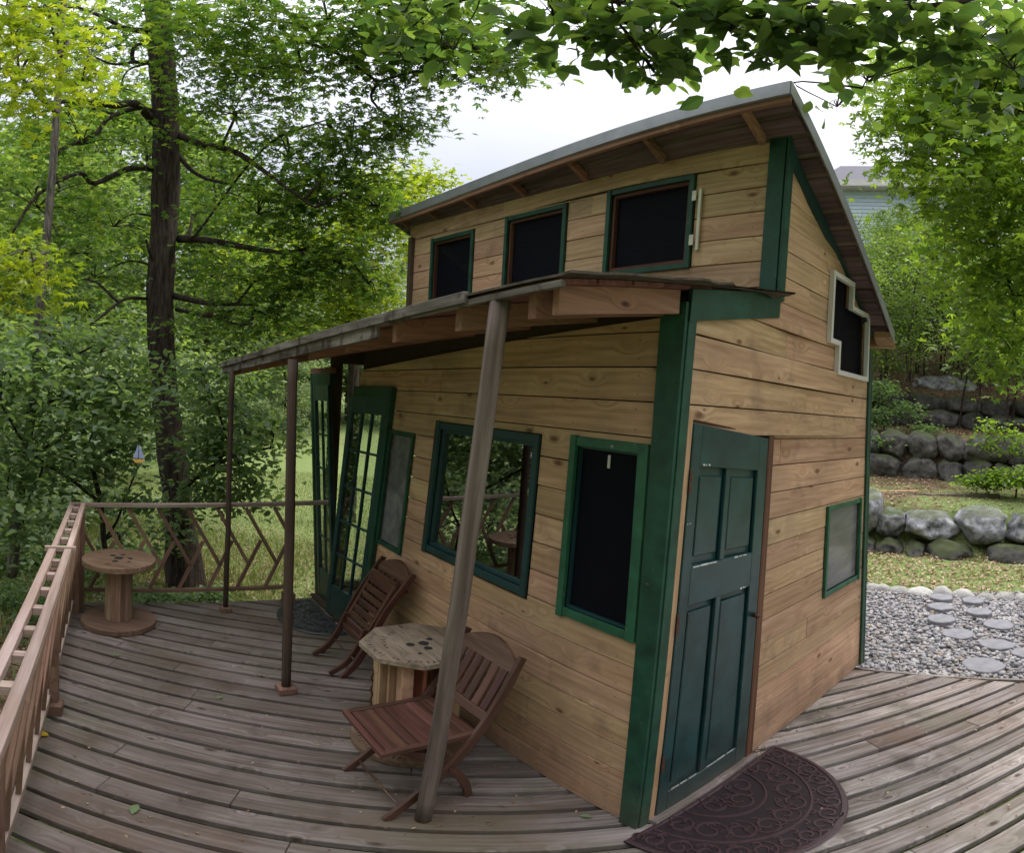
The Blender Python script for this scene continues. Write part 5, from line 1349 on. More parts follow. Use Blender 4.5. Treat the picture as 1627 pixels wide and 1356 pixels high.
# big maple beyond the railing
tp = [B(296, 935, 6.75) - Vector((0, 0, .08)), B(283, 800, 6.8), B(268, 680, 6.85), B(257, 560, 6.9), B(254, 460, 6.95), B(262, 330, 7.0), B(264, 200, 7.0), B(256, 90, 7.0), B(250, 0, 7.05), B(246, -120, 7.1), B(240, -260, 7.2)]
limbs = [([B(245, 195, 7), B(215, 165, 6.6), B(180, 168, 6.3), B(120, 160, 6.0), B(50, 168, 5.6)], .055, .02),
 ([B(245, 268, 7), B(205, 268, 6.7), B(150, 292, 6.5), B(125, 275, 6.3), B(60, 310, 6.0), B(20, 370, 5.8)], .04, .012),
 ([B(240, 50, 7), B(200, 45, 6.8), B(165, 28, 6.4), B(120, 10, 6.0)], .045, .015),
 ([B(240, 100, 7), B(212, 97, 6.9), B(213, 75, 6.85), B(228, 68, 6.9)], .028, .022), ([B(215, 98, 6.9), B(180, 102, 6.6), B(150, 90, 6.3)], .022, .01),
 ([B(245, 178, 7), B(215, 172, 6.9), B(170, 190, 6.7), B(150, 215, 6.6), B(95, 240, 6.3), B(88, 270, 6.2), B(95, 300, 6.1)], .035, .01),
 ([B(285, 215, 7), B(315, 228, 6.7), B(370, 240, 6.3), B(410, 265, 6.0), B(450, 295, 5.7), B(500, 330, 5.6)], .045, .012),
 ([B(285, 250, 7), B(310, 275, 6.8), B(350, 290, 6.5), B(420, 295, 6.2)], .03, .01),
 ([B(285, 380, 7), B(330, 382, 6.6), B(400, 395, 6.2), B(450, 402, 5.9)], .05, .018),
 ([B(275, 470, 6.95), B(330, 482, 6.6), B(400, 485, 6.2)], .04, .012), ([B(280, 492, 6.95), B(340, 505, 6.5), B(380, 516, 6.3), B(410, 512, 6.1)], .025, .01),
 ([B(255, 440, 7), B(238, 400, 6.8), B(232, 380, 6.75)], .03, .012), ([B(235, 475, 6.9), B(200, 475, 6.6), B(165, 500, 6.3), B(130, 530, 6.0)], .022, .008),
 ([B(262, 0, 7), B(330, -40, 6.6), B(430, 0, 6.2), B(500, 60, 5.9), B(600, 130, 5.6)], .05, .014),
 ([B(262, -30, 7), B(380, -80, 6.3), B(520, -40, 5.8), B(640, 20, 5.4), B(760, 80, 5.2)], .06, .014),
 ([B(285, 20, 7), B(300, 30, 6.9), B(305, 5, 6.7)], .02, .012),
 ([B(305, 345, 7), B(310, 375, 6.6), B(420, 235, 6.1), B(520, 190, 5.8)], .02, .008)]
bl_ = []
def bb(x, y, d, rx, rz, w_=1., ry=None): bl_.append((B(x, y, d), (rx, ry or rx, rz), w_))
for a in [(60, 60, 6.4, .9, .6, 1.2), (150, 70, 7.2, .9, .6, 1.1), (130, 230, 6.6, .8, .5, 1), (60, 330, 6.4, .8, .5, 1), (180, 360, 7.6, .8, .5, 1), (60, 180, 7.5, .9, .6, 1.2),
          (190, 140, 8, .6, .5, .6), (330, 80, 6.2, .7, .45, 1.1), (370, 180, 6.3, .7, .4, 1.1), (330, 330, 7.8, .6, .5, .8), (400, 40, 5.9, .7, .4, 1.2), (480, 110, 5.8, .6, .4, 1.2),
          (420, 120, 7.4, .8, .6, 1.2), (520, 30, 5.6, .7, .35, 1.2), (610, 60, 5.6, .6, .35, 1.2), (700, 75, 5.4, .5, .25, .9), (790, 110, 5.5, .38, .20, .55), (835, 108, 5.5, .18, .15, .2),
          (560, 220, 5.9, .55, .35, 1.1), (640, 205, 5.8, .32, .2, .5), (460, 250, 6.2, .7, .4, 1.2), (410, 340, 6.3, .7, .35, 1.2), (500, 320, 6.0, .6, .4, 1.2), (560, 300, 6.2, .55, .4, 1), (600, 330, 6.3, .4, .35, .7),
          (470, 430, 6.2, .6, .35, 1.1), (540, 420, 6.1, .45, .35, .9), (400, 450, 6.5, .6, .3, 1), (360, 420, 7.4, .6, .4, .8), (585, 450, 6.2, .25, .25, .35), (440, 510, 6.4, .5, .2, .6), (350, 510, 6.6, .5, .2, .6), (150, 440, 7.4, .9, .4, 1), (60, 450, 7.2, .8, .4, .8),
          (300, 10, 6.4, .6, .5, .8), (220, 20, 8.2, .8, .6, .9), (660, 120, 5.6, .4, .3, .8), (735, 55, 5.8, .5, .3, .7), (690, 15, 5.5, .7, .3, 1)]: bb(*a)
tree('maple_tree', 'big dark barked maple standing on the lawn just beyond the far railing', 'tree', tp, [.23, .17, .155, .15, .155, .155, .15, .145, .14, .14, .13], limbs, bl_, 21000, .125, TM5, 'leaf_maple', spray=.15, per=12, twr=.010, twk=8, n=26, flat=.3, tilt=.5)

# slender pale-barked tree at the left edge
bl_ = []
for a in [(20, 60, 3.9, .40, .28, 1.2), (90, 90, 4.0, .40, .20, 1.), (30, 150, 3.8, .42, .22, 1.), (130, 130, 4.0, .20, .10, .4), (60, 20, 4.0, .35, .2, .8), (10, 10, 3.7, .3, .2, .6), (0, 110, 3.6, .2, .2, .5)]: bb(*a)
bl_a = bl_[:]
bl_ = []
for a in [(20, 430, 3.7, .25, .12, .6), (55, 440, 3.7, .20, .08, .5), (5, 475, 3.6, .15, .1, .3), (-30, 420, 3.6, .3, .2, .5)]: bb(*a)
bl_a += bl_
t_ = tree('slender_maple', 'slim pale barked tree at the left picture edge with large yellow-green leaves', 'tree', [B(18, 900, 5.6) - Vector((0, 0, .1)), B(35, 760, 5.5), B(55, 620, 5.4), B(62, 500, 5.3), B(72, 400, 5.3), B(85, 250, 5.3), B(95, 100, 5.3), B(105, -60, 5.3)], [.055, .045, .042, .038, .036, .034, .03, .026],
     [([B(90, 180, 5.3), B(60, 150, 4.8), B(30, 120, 4.2)], .025, .01), ([B(72, 400, 5.3), B(40, 420, 4.6), B(20, 430, 3.9)], .02, .008), ([B(95, 90, 5.3), B(110, 70, 4.8), B(90, 80, 4.2)], .02, .008)], bl_a, 1900, .10, TM5, 'leaf_yellow', 'bark2', spray=.13, per=7, twr=.006, flat=.5, parts=290)
# understory dogwood along the railing
bl_ = []
for a in [(20, 600, 4.9, .5, .3, 1), (80, 640, 5.1, .5, .3, 1), (150, 640, 5.2, .45, .3, 1), (60, 720, 5.2, .5, .3, 1.1), (10, 780, 5.1, .4, .35, 1), (140, 740, 5.6, .5, .25, 1), (200, 620, 5.4, .4, .25, .8), (200, 800, 6.0, .25, .15, .4), (160, 560, 5.6, .5, .25, .9), (60, 540, 5.3, .5, .25, .9),
          (190, 690, 5.8, .25, .3, .8), (320, 590, 5.8, .3, .12, .5), (345, 640, 6.0, .3, .2, .7), (340, 700, 6.0, .25, .2, .7), (350, 730, 6.0, .45, .2, 1), (380, 780, 6.0, .35, .18, .7), (320, 790, 6.1, .35, .2, .7), (430, 690, 6.2, .40, .2, .8), (270, 850, 6.3, .25, .15, .3), (190, 860, 6.2, .15, .2, .2), (10, 850, 5.2, .2, .15, .3)]: bb(*a)
tree('understory_dogwood', 'low spreading dogwood with dark oval leaves behind the left railing', 'tree', [B(178, 900, 5.9) - Vector((0, 0, .2)), B(165, 860, 5.9), B(160, 800, 5.8), B(140, 720, 5.7), B(120, 640, 5.6), B(110, 560, 5.5)], [.03, .028, .026, .022, .016, .01],
     [([B(165, 860, 5.9), B(185, 830, 5.9), B(200, 790, 5.9), B(220, 740, 5.9)], .018, .008), ([B(275, 800, 6.5), B(300, 770, 6.3), B(330, 745, 6.1), B(390, 720, 6.0), B(430, 712, 6.1)], .035, .01), ([B(160, 800, 5.8), B(110, 760, 5.4), B(50, 720, 5.2), B(0, 640, 4.9)], .02, .008)], bl_, 7600, .092, TOV, 'leaf_dark', spray=.15, per=9, twr=.007, flat=.35, tilt=.6)

# background wood: crowns shared between copies
def far_tree_proto(label, H, nleaf, lsize, lmat, seed, base, group, name='woodland_tree', spread=1.0, low=.15):
    global bl_
    rr = random.Random(seed); bl2 = []
    for i in range(18):
        h = H * (low + (1 - low) * (i + .5) / 18); rad = H * .24 * spread * math.sin(math.pi * min(.96, .22 + .75 * (h / H))) ** .7
        a = rr.uniform(0, 6.28); q = rad * rr.uniform(.3, 1.); bl2.append((Vector(base) + Vector((math.cos(a) * q, math.sin(a) * q, h)), (rad * .6, rad * .6, H * .06), 1))
    tr = [Vector(base) + Vector((rr.uniform(-.1, .1) * k, rr.uniform(-.1, .1) * k, H * k / 6)) for k in range(7)]
    return tree(name, label, 'tree', tr, [H * .016, H * .014, H * .012, H * .010, H * .007, H * .004, H * .001], [], bl2, nleaf, lsize, TS, lmat, group=group, spray=H * .045, per=12, twr=H * .0016, twk=4, n=8, tilt=.7)
def copy_thing(o, loc, rotz=0., s=1., label=None):
    c = o.copy(); COL.objects.link(c); c.location = loc; c.rotation_euler = (0, 0, rotz); c.scale = (s, s, s)
    if label: c['label'] = label
    for ch in o.children:
        d = ch.copy(); COL.objects.link(d); d.parent = c
        for g in ch.children:
            e = g.copy(); COL.objects.link(e); e.parent = d
    return c
def gp(x, d, y=700):
    p = B(x, y, d); return Vector((p.x, p.y, ground_h(p.x, p.y) - .1))
G1 = 'trees of the wood beyond the lawn'
def where(x, d, others, bins):
    lab = next(t for lim, t in bins if x < lim)
    same = sorted(dd for xx, dd, _ in others if next(t for lim, t in bins if xx < lim) == lab); k = same.index(d); n_ = len(same)
    return lab + ('' if n_ == 1 else ', nearest of them' if k == 0 else ', farthest back' if k == n_ - 1 else ', middle row' if n_ == 3 else ', row %s' % ('two', 'three', 'four', 'five')[k - 1])
LEFTBINS = [(-60, 'outside the left picture edge'), (60, 'at the left picture edge'), (200, 'left of the big maple trunk'), (350, 'right behind the big maple trunk'), (470, 'between the two porch posts'), (9999, 'just left of the cabin')]
RIGHTBINS = [(1400, 'against the cabin roof edge'), (1480, 'below the blue house'), (1600, 'right of the blue house'), (9999, 'at the right picture edge')]
def place(proto, spots, short, bins=LEFTBINS, seed=1):
    rr = random.Random(seed)
    for i, (x, d, s) in enumerate(spots):
        lab = short + ' ' + where(x, d, spots, bins)
        if i == 0: proto.location = gp(x, d); proto.scale = (s, s, s); proto['label'] = lab
        else: copy_thing(proto, gp(x, d), rr.uniform(0, 6.28), s, lab)
pA = far_tree_proto('tall leafy green tree in the wood behind the lawn', 13., 8500, .29, 'leaf_far', 3, (0, 0, 0), G1)
place(pA, [(140, 17, .8), (-40, 15, .85), (-160, 20, 1.2), (20, 25, 1.2), (230, 27, 1.2), (330, 24, .9), (400, 33, 1.0), (520, 36, .95), (90, 33, 1.5), (-90, 30, 1.5), (300, 42, 1.6), (180, 40, 1.6), (-220, 31.5, 1.5), (440, 48, 1.3), (30, 20, .7)], 'tall green woodland tree')
for i_, (x_, y_, s_2, r_) in enumerate([(-9, -3.5, .8, 1), (-6.5, -7.5, .85, 2), (-2, -9.5, .8, 4), (3.5, -11, .8, 5), (-13, -9, 1.1, 6), (9, -9, .8, 7), (-5.2, -4.2, .62, 5)]):
    copy_thing(pA, Vector((x_, y_, ground_h(x_, y_))), r_, s_2, 'tall green tree standing ' + ['left behind the viewer, nearest the left railing', 'behind the viewer, left of centre', 'straight behind the viewer', 'behind the viewer, right of centre', 'far left behind the viewer', 'far right behind the viewer', 'close behind the left railing corner'][i_])
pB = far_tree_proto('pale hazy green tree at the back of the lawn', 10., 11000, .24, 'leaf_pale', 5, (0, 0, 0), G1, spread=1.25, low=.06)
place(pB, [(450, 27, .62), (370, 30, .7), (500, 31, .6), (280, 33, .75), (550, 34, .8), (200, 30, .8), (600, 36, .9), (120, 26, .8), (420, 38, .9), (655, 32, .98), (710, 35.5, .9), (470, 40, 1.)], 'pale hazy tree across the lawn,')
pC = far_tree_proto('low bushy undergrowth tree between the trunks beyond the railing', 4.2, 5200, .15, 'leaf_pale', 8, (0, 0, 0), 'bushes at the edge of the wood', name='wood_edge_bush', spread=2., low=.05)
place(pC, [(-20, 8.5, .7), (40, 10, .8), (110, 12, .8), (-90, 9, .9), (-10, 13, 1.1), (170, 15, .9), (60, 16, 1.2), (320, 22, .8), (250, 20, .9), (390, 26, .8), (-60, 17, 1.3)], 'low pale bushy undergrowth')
# yellow-green maple right of the big trunk, farther back
bl_ = []
for a in [(600, 320, 10, .8, .7, 1.2), (560, 380, 10, .9, .6, 1.2), (640, 320, 11, .6, .5, .8), (520, 450, 10, .9, .6, 1.2), (590, 470, 10, .55, .5, .8), (480, 520, 10.5, .8, .4, .8), (430, 420, 10.5, .9, .7, 1), (640, 370, 10.5, .4, .5, .5), (560, 510, 10.5, .5, .25, .4), (680, 290, 11, .5, .35, .5)]: bb(*a)
tree('yellowing_maple', 'yellow-green maple behind the left end of the upper roof', 'tree', [gp(560, 10.6), B(562, 600, 10.6), B(560, 480, 10.5), B(570, 380, 10.5), B(590, 280, 10.6)], [.12, .10, .09, .07, .03], [], bl_, 11000, .13, TM3, 'leaf_yellow', spray=.24, per=9, twr=.012)

# overhanging beech branch above the camera: the nearest 290 leaves are parts of their own
bl_ = []
for a in [(640, 25, 2.9, .20, .12, .5), (700, 35, 2.9, .22, .12, .7), (640, 90, 3.0, .12, .10, .22), (720, 80, 3.0, .13, .08, .25), (700, -20, 2.8, .3, .15, .8), (830, 50, 2.6, .22, .12, .7), (880, 25, 2.5, .25, .12, .8), (930, 65, 2.5, .12, .12, .4), (980, 40, 2.4, .24, .11, 1), (1040, 60, 2.4, .2, .12, .9), (1020, 110, 2.5, .14, .08, .5), (1060, 125, 2.5, .10, .05, .25),
          (1100, 30, 2.3, .22, .1, 1), (1160, 50, 2.3, .2, .11, 1), (1220, 60, 2.3, .18, .1, .8), (1215, 105, 2.4, .09, .06, .25), (1270, 25, 2.3, .2, .1, .9), (1330, 50, 2.4, .22, .12, .9), (1400, 50, 2.4, .25, .14, 1), (1470, 60, 2.4, .25, .16, 1), (1540, 80, 2.4, .28, .18, 1.1), (1610, 110, 2.4, .3, .2, 1.1), (1380, 130, 2.7, .14, .10, .3), (1330, 170, 2.9, .12, .06, .12), (1560, 180, 2.6, .22, .12, .5), (1000, -30, 2.3, .4, .15, 1), (1250, -30, 2.2, .4, .15, 1), (1500, -20, 2.3, .4, .15, 1), (790, -20, 2.6, .35, .12, .8)]: bb(*a)
bt = thing('beech_tree', 'overhanging beech whose leafy branches reach in along the top of the picture', 'tree', (3.2, -2.2, -.2))
v, f = tubegeo([Vector((3.2, -2.2, -.3)), Vector((3.15, -2.1, 1.5)), Vector((3.0, -1.8, 3.5)), Vector((2.9, -1.6, 6.0))], [.16, .14, .12, .08], 14, .15); mobj('trunk', v, f, 'bark2', bt, smooth=True)
lim = [([Vector((3.0, -1.7, 3.4)), B(1700, -150, 2.8), B(1560, -10, 2.5), B(1400, 10, 2.4), B(1250, 15, 2.35), B(1120, 10, 2.35), B(1000, 5, 2.4), B(880, -10, 2.5), B(760, -5, 2.8), B(680, 20, 2.95)], .035, .005),
       ([B(1560, -10, 2.5), B(1480, 40, 2.45), B(1400, 90, 2.6), B(1370, 140, 2.7)], .008, .003), ([B(1620, -30, 2.5), B(1600, 80, 2.45), B(1575, 160, 2.6)], .009, .003), ([B(980, 5, 2.4), B(1010, 60, 2.45), B(1040, 115, 2.5)], .006, .002), ([B(1250, 15, 2.35), B(1265, 50, 2.3)], .005, .002)]
v, f = branches(lim + twigs_for(bl_, [p for q in lim for p in smoothpath(q[0], 3)], 9, .0035), 6); stuff(mobj('branches', v, f, 'bark', bt, smooth=True, fix=False))
P = leaf_points(bl_, 1500, .085, 7, .55, .45)
T_, F_ = TOV; R_ = rots(len(P), .75); s_all = rng.uniform(.45, 1.2, len(P)) * .115
V_ = np.einsum('nij,kj->nki', R_, T_) * s_all[:, None, None] + P[:, None]
az_ = np.degrees(np.arctan2(P[:, 0], P[:, 1])); el_ = np.degrees(np.arctan2(P[:, 2] - 1.9, np.hypot(P[:, 0], P[:, 1])))
vis = (np.abs(az_) < 49) & (el_ < 43); dd_ = np.linalg.norm(P - np.array([0, 0, 1.9]), axis=1) / s_all + (~vis) * 1e4
order = np.argsort(dd_); near_i, rest_i = order[:290], order[290:]
lm_ = []
for k in range(3):
    me = bpy.data.meshes.new('leaf'); me.from_pydata((T_ * np.array([1 - .12 * k, 1, .6 + 1.6 * k])).tolist(), [], F_); me.materials.append(M['leaf_beech']); lm_.append(me)
for k, i in enumerate(near_i):
    o = bpy.data.objects.new('leaf', lm_[k % 3]); COL.objects.link(o); o.location = P[i].tolist(); o.rotation_euler = Matrix(R_[i].tolist()).to_euler(); o.scale = (s_all[i],) * 3; adopt(o, bt)
bulk('smaller_leaves', V_[rest_i], F_, 'leaf_beech', bt, kind='stuff')
# bright maple on the right
bl_ = []
for a in [(1480, 200, 4.6, .42, .25, 1), (1560, 230, 4.2, .45, .3, 1.2), (1620, 280, 4.0, .45, .35, 1.2), (1440, 260, 5.0, .25, .2, .5), (1520, 310, 4.8, .4, .25, 1), (1600, 370, 4.5, .4, .3, 1), (1570, 430, 5.0, .4, .3, .8), (1620, 470, 4.6, .4, .35, 1), (1540, 160, 4.4, .4, .25, .9), (1600, 150, 4.2, .4, .3, 1), (1500, 400, 5.4, .25, .2, .3), (1610, 560, 5.0, .3, .35, .7), (1560, 520, 5.4, .3, .25, .5), (1440, 180, 5.0, .3, .2, .4), (1700, 350, 4.2, .5, .6, 1), (1420, 110, 5.2, .3, .2, .4)]: bb(*a)
tree('bright_maple', 'maple with bright green backlit leaves hanging in from the right picture edge', 'tree', [Vector((6.2, 2.2, -.2)), Vector((6.1, 2.3, 1.5)), Vector((6.0, 2.4, 3.5)), Vector((5.8, 2.5, 5.5)), Vector((5.7, 2.6, 7.5))], [.16, .14, .12, .1, .06],
     [([Vector((6.0, 2.4, 3.4)), B(1680, 300, 4.6), B(1600, 360, 4.6), B(1560, 390, 4.8)], .03, .01), ([Vector((6.0, 2.4, 3.8)), B(1640, 180, 4.4), B(1540, 200, 4.5), B(1450, 220, 4.8)], .035, .008), ([Vector((6.1, 2.3, 2.6)), B(1660, 480, 4.8), B(1610, 520, 4.9)], .02, .006)], bl_ + [(B(1580, 120, 4.4), (.5, .5, .3), 1.2), (B(1500, 120, 4.6), (.4, .4, .2), .8), (B(1620, 60, 4.3), (.5, .5, .3), 1)], 10500, .12, TM5, 'leaf_right', spray=.16, per=8, twr=.006, flat=.45, tilt=.7, parts=290)

# grove of thin saplings on the bank
pS = None
def sapling(seed, H, label):
    rr = random.Random(seed); base = Vector((0, 0, 0)); bl2 = []
    for i in range(9):
        h = H * (.42 + .58 * (i + .5) / 9); a = rr.uniform(0, 6.28); q = rr.uniform(.1, .5); bl2.append((Vector((math.cos(a) * q, math.sin(a) * q, h)), (.55, .55, .28), 1))
    tr = [Vector((rr.uniform(-.06, .06) * k, rr.uniform(-.06, .06) * k, H * k / 6)) for k in range(7)]
    return tree('grove_sapling', label, 'sapling', tr, [.028, .026, .024, .02, .015, .01, .004], [], bl2, 2600, .085, TS, 'leaf_grove', group='thin stemmed saplings on the bank', spray=.24, per=8, twr=.006, twk=3, n=7, tilt=.8)
G2l = 'thin dark stemmed sapling with a bushy light green top in the grove on the bank'
HT = ['shortest', 'middling', 'tallest']
rr = random.Random(31)
for k in range(3):
    s = sapling(50 + k, 3.6 + .5 * k, HT[k] + ' kind of thin stemmed sapling with bushy light green top on the bank'); first = True
    for j in range(17):
        x = rr.uniform(1325, 1690); d = rr.uniform(14.0, 20.5); sc_ = rr.uniform(.75, 1.05) * (1 + (d - 14) * .02)
        if x > 1470 and d < 16.5 and rr.random() < .3: continue
        if first: s.location = gp(x, d); s.scale = (sc_,) * 3; first = False
        else: copy_thing(s, gp(x, d), rr.uniform(0, 6.28), sc_)
pD = far_tree_proto('leafy tree on the slope above the grove', 9., 11000, .17, 'leaf_grove', 15, (0, 0, 0), 'trees on the slope behind the grove', name='slope_tree', spread=1.3, low=.05)
place(pD, [(1420, 22.5, .60), (1500, 24, .66), (1580, 23, .7), (1650, 21, .8), (1365, 24, .56), (1455, 23.5, .6), (1720, 20, .9), (1540, 30, .6), (1620, 32, 1.3), (1700, 30, 1.3)], 'leafy slope tree above the grove,', RIGHTBINS)
# fern-like shrub on the first terrace
bl_ = []
for a in [(1560, 765, 11.0, .35, .12, 1), (1600, 760, 10.9, .4, .16, 1.2), (1640, 755, 10.8, .4, .2, 1), (1570, 690, 11.5, .3, .3, .4), (1610, 700, 11.5, .3, .35, .5)]: bb(*a)
tree('terrace_shrub', 'light green leafy shrub spreading over the boulder wall at the right edge', 'shrub', [gp(1620, 11.0), B(1615, 770, 11.0), B(1610, 740, 11.0)], [.02, .015, .008], [], bl_, 2200, .10, TOV, 'leaf_right', group=None, spray=.12, per=8, twr=.004, n=7, tilt=.5)
bl_ = []
for a in [(1400, 620, 13.6, .4, .3, 1), (1390, 660, 13.4, .35, .25, .8), (1440, 650, 13.8, .4, .2, .7), (1395, 700, 12.9, .3, .12, .5), (1470, 680, 13.4, .3, .12, .4)]: bb(*a)
tree('wall_top_shrub', 'dark leafy shrub on top of the mossy wall next to the cabin corner', 'shrub', [gp(1405, 13.6), B(1402, 640, 13.6), B(1400, 610, 13.6)], [.02, .015, .008], [], bl_, 2600, .085, TOV, 'leaf_dark', spray=.14, per=8, twr=.004, n=7)

# hanging sailboat ornament
bp = B(220, 728, 4.3)
so_ = thing('hanging_sailboat', 'small hanging sailboat ornament with blue sails and a yellow hull in front of the trees', 'ornament', bp)
X = Vector((.82, .57, 0)).normalized(); Yn = Vector((0, 0, 1)).cross(X)
def flatpoly(name, pts, mat, d=.006):
    vs = [bp + X * x + Vector((0, 0, z)) - Yn * d / 2 for x, z in pts] + [bp + X * x + Vector((0, 0, z)) + Yn * d / 2 for x, z in pts]; k = len(pts)
    return mobj(name, vs, [tuple(range(k)), tuple(range(k, 2 * k))[::-1]] + [(i, (i + 1) % k, k + (i + 1) % k, k + i) for i in range(k)], mat, so_)
M['sail'] = plain('pale_blue_sail', (.30, .36, .58), .6, 0, .3, 60, .25, 0); M['hull'] = plain('yellow_hull', (.55, .36, .09), .5, 0, .3, 60, .2, 0)
flatpoly('sail', [(-.002, .0), (-.002, .10), (-.040, .0)], 'sail'); flatpoly('sail', [(.004, -.002), (.004, .095), (.046, -.002)], 'sail')
flatpoly('hull', [(-.042, -.01), (.046, -.01), (.028, -.034), (-.022, -.034)], 'hull', .022)
v, f = tubegeo([bp + Vector((0, 0, -.01)), bp + Vector((0, 0, .115)), bp + Vector((0, 0, .5))], [.003, .0012, .0006], 6); mobj('mast_and_string', v, f, 'iron', so_)

# ground plants, grass and litter
def scatter(n, region, hfn, seed=0):
    P = rng.uniform((region[0], region[1]), (region[2], region[3]), (n, 2)); z = np.array([hfn(x, y) for x, y in P]); return np.concatenate([P, z[:, None]], 1)
def outside_deck(P, m=.05):
    d = P[:, :2] - np.array([C0.x, C0.y]); u = d @ np.array([UA.x, UA.y]); v = d @ np.array([VA.x, VA.y])
    return ~((u < 3.66 + m) & (u > -5) & (v > -2.3 - m) & (v < 2.75)) 
# grass blades: left lawn near, right lawn strip
def grass(n, region, h, keep=None, name='grass_blades', lab='', mat='leaf_ground'):
    P = scatter(n, region, ground_h); P = P[outside_deck(P)]
    if keep is not None: P = P[keep(P)]
    n_ = len(P); hh = rng.uniform(.4, 1., n_) * h; yaw = rng.uniform(0, 6.28, n_); lean = rng.uniform(.1, .7, n_)
    T = np.zeros((n_, 3, 3)); wd = .006 + .05 * hh
    T[:, 0, 0] = -np.sin(yaw) * wd; T[:, 0, 1] = np.cos(yaw) * wd; T[:, 1] = -T[:, 0]
    T[:, 2, 0] = np.cos(yaw) * lean * hh; T[:, 2, 1] = np.sin(yaw) * lean * hh; T[:, 2, 2] = hh
    o = bulk(name, T + P[:, None] - np.array([0, 0, .01]), [(0, 1, 2)], mat, kind='stuff'); tag(o, lab, 'grass')
M['grass'] = leafmat('grass_blades', (.13, .16, .06), (.2, .24, .09), (.31, .33, .16), 1.5, .35)
grass(60000, (-9, 4.6, 0.5, 16), .07, None, lab='short pale green lawn grass beyond the far railing', mat='grass')
grass(26000, (-8, 1.5, -2.2, 8.5), .13, lambda P: (P[:, 0] + 1.2 * P[:, 1] * 0 < -2.4), lab='longer weedy grass beside the left railing', mat='grass', name='weedy_grass')
grass(32000, (3.5, 4.4, 9.5, 9.2), .035, lambda P: (P[:, 0] * SO.x + P[:, 1] * SO.y > 7.0) & (P[:, 0] * SO.x + P[:, 1] * SO.y < 9.6), lab='mown lawn strip with fallen leaves behind the gravel', mat='grass', name='lawn_grass')
grass(16000, (4, 6, 13.5, 16), .06, lambda P: (P[:, 0] * SO.x + P[:, 1] * SO.y > 9.9), lab='sparse grass and moss on the stepped bank', mat='grass', name='bank_grass')
def litter(n, region, size, keep, lab, mat='litter', z=.012, name='fallen_leaves', cat='leaves', hfn=ground_h, deck=False):
    P = scatter(n, region, hfn)
    if not deck: P = P[outside_deck(P)]
    if keep is not None: P = P[keep(P)]
    P[:, 2] += z; o = leaves(name, P, size, TS, mat, None, .35, kind='stuff'); tag(o, lab, cat)
S_ = lambda P: P[:, 0] * SO.x + P[:, 1] * SO.y
litter(11000, (3.2, 4.2, 10, 9.4), .065, lambda P: (S_(P) > 6.8) & (S_(P) < 9.7), 'tan and brown fallen leaves strewn over the lawn strip', z=.03)
litter(260, (2.2, 2.8, 6, 6), .05, lambda P: (S_(P) > 4.4) & (S_(P) < 6.9), 'a few brown leaves lying on the gravel', z=.07, name='gravel_leaves')
litter(8000, (4, 6, 13.5, 16), .07, lambda P: (S_(P) > 9.9), 'brown leaves caught on the stone terraces', z=.03, name='terrace_leaves')
litter(7000, (-8, .6, -1.6, 8), .05, lambda P: P[:, 0] < -1.5, 'brown leaf litter on the soil left of the deck', z=.01, name='leaf_litter')
litter(4200, (-5, 4.8, 0, 9), .045, None, 'tan leaves scattered over the grass beyond the far railing', z=.035, name='lawn_leaves')
# low leafy weeds
def weeds(pts, n, r, size, lab, name='low_weeds', mat='leaf_ground', tmpl=TOV, h=.12):
    bl = [(Vector((x, y, ground_h(x, y) + h)), (r, r, h), 1) for x, y in pts]; P = leaf_points(bl, n, r * .3, 7, .5, .5); o = leaves(name, P, size, tmpl, mat, None, .6, kind='stuff'); tag(o, lab, 'ground cover')
weeds([(-5.0 + random.uniform(-1.3, 1.3), 4.7 + random.uniform(-1.6, 1.8)) for _ in range(34)], 9000, .32, .055, 'bright leafy weeds behind the left railing')
weeds([(B(x, 900, d).x, B(x, 900, d).y) for x, d in ((195, 5.9), (230, 5.9), (260, 6.2), (300, 6.0), (330, 6.2), (350, 6.3), (225, 6.3))], 1600, .2, .07, 'dark green ivy-like plants growing below the far railing', name='ivy_clump', mat='leaf_dark', h=.08)
# leaves dropped on the deck
def fallen(name, pxy, size, mat, label, yaw, tm=TM5, z=.012):
    p = pxy; T, F = tm; R = Matrix.Rotation(yaw, 3, 'Z'); vs = [R @ Vector((q * size).tolist()) + Vector((p[0], p[1], z)) for q in T]
    vs = [Vector((v.x, v.y, max(v.z, .006))) for v in vs]
    o = mobj(name, vs, F, mat, fix=False); tag(o, label, 'leaf'); return o
M['leaf_y'] = leafmat('yellow_leaf', (.45, .30, .02), (.45, .30, .02), (.45, .30, .02), 1.2, .2); M['leaf_g'] = leafmat('pale_green_leaf', (.16, .22, .10), (.16, .22, .10), (.16, .22, .10), 1.2, .2)
def gpt(x, y):
    lo, la = (x - 813.5) / FPX, (678 - y) / FPX; r = CR @ Vector((math.sin(lo) * math.cos(la), math.cos(lo) * math.cos(la), math.sin(la))); t = -1.9 / r.z; return (r.x * t, r.y * t)
fallen('fallen_leaf', gpt(78, 1172), .09, 'leaf_y', 'yellow leaf lying on the deck by the left railing', 2.0, TOV)
fallen('fallen_leaf', gpt(352, 1113), .07, 'leaf_g', 'pale green leaf in the middle of the left deck', 1.)
fallen('fallen_leaf', gpt(217, 1282), .07, 'leaf_g', 'pale green leaf on the near boards at the left', 3.5, TOV)
fallen('fallen_leaf', gpt(190, 1042), .07, 'leaf_g', 'green leaf near the round spool table', 2.5)
fallen('fallen_leaf', gpt(1270, 1207), .08, 'leaf_g', 'pale green leaf at the edge of the brown door mat', .4)
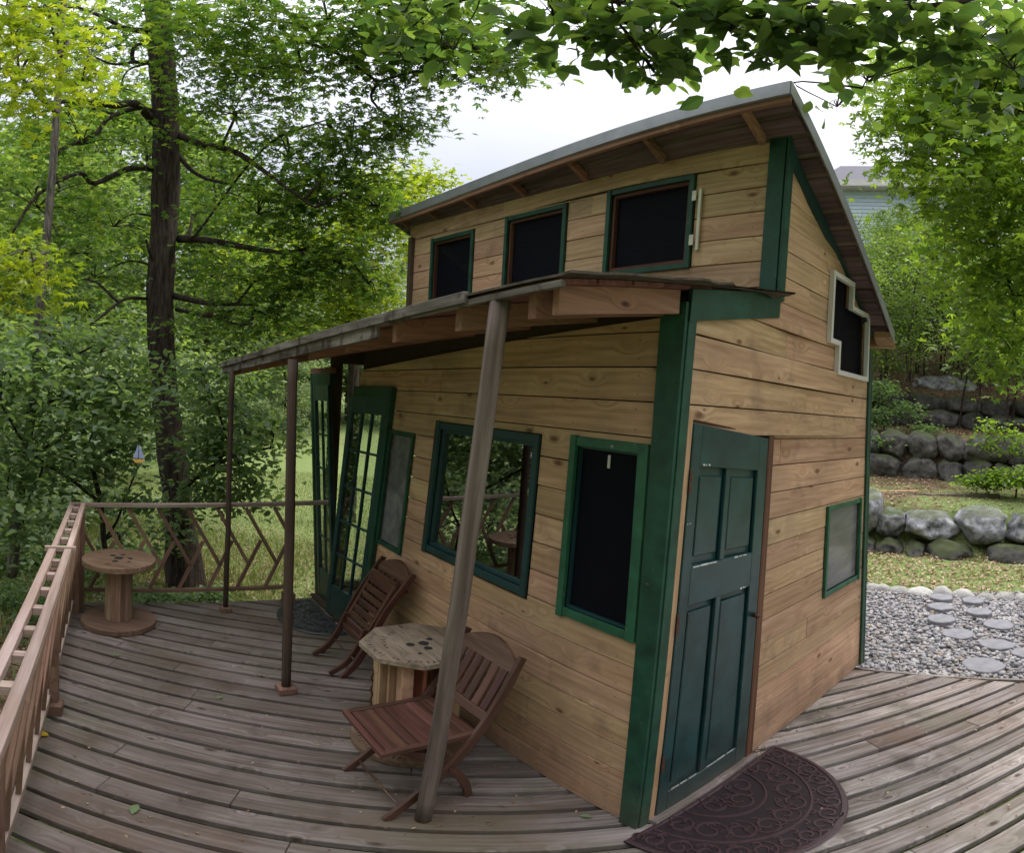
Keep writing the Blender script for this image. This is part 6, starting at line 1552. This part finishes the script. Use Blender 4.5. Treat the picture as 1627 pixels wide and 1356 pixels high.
fallen('fallen_leaf', gpt(940, 1302), .05, 'leaf_g', 'small grey-green leaf at the foot of the corner trim', 1.2, TOV)
P = np.array([[*gpt(x, y), .006] for x, y in [(random.gauss(1200, 14), random.gauss(1190, 7)) for _ in range(40)] + [(random.uniform(1200, 1370), 1190 - (i * 1.6) + random.uniform(-6, 8)) for i in range(60)] + [(random.uniform(90, 980), random.uniform(990, 1340)) for _ in range(110)] + [(random.uniform(1250, 1620), random.uniform(1090, 1340)) for _ in range(60)]])
o = leaves('deck_debris', P, .020, TS, 'litter', None, .3, kind='stuff'); tag(o, 'crumbs of dead leaves on the boards and by the door', 'debris')

# house on the hill
hs = thing('hillside_house', 'pale blue clapboard house with a grey roof up the hill behind the grove', 'house', sq(27.5, q_at(1430, 27.5), 8))
hq0, hq1 = q_at(1290, 27.5), q_at(1560, 27.5)
M['clap'] = paint('pale_blue_clapboard', (.50, .60, .66), .6, .08, None); M['shing'] = plain('grey_shingles', (.13, .13, .15), .9, 0, .2, 12, .3, .3)
zev = B(1400, 293, 27.5).z
for k in range(30):
    z = zev - .28 - .19 * (k + 1); vs = [sq(s, q, zz) for s in (27.5 - .0, 27.9) for q in (hq0, hq1) for zz in (z, z + .19)]
    vs[0] = sq(27.47, hq0, z); vs[2] = sq(27.47, hq1, z)
    mobj('clapboard', vs, BF, 'clap', hs, fix=True)
vs = [sq(s, q, z) for (s, z) in ((26.9, zev - .1), (26.9, zev + .05), (32, zev + 3.1), (32, zev + 2.9)) for q in (hq0 - .5, hq1 + .5)]
mobj('roof', vs, [(0, 1, 3, 2), (2, 3, 5, 4), (4, 5, 7, 6), (6, 7, 1, 0), (0, 2, 4, 6), (1, 7, 5, 3)], 'shing', hs)
mobj('fascia', boxverts(lambda a, b, c: sq(a, b, c), (26.85, 26.895), (hq0 - .5, hq1 + .5), (zev - .22, zev + .07)), BF, 'white', hs)
mobj('soffit', boxverts(lambda a, b, c: sq(a, b, c), (26.9, 27.6), (hq0 - .4, hq1 + .4), (zev - .26, zev - .225)), BF, 'white', hs)
for x in (1452,):
    q = q_at(x, 27.4); fo = mobj('window', boxverts(lambda a, b, c: sq(a, b, c), (27.40, 27.46), (q - .5, q + .5), (zev - 2.0, zev - .75)), BF, 'white', hs)
    mobj('pane', boxverts(lambda a, b, c: sq(a, b, c), (27.385, 27.398), (q - .4, q + .4), (zev - 1.9, zev - .85)), BF, 'dark', fo)
vs = boxverts(lambda a, b, c: sq(a, b, c), (29.5, 30.2), (q_at(1412, 29), q_at(1428, 29)), (zev + 1.5, zev + 2.4)); mobj('roof_vent', vs, BF, 'shing', hs)
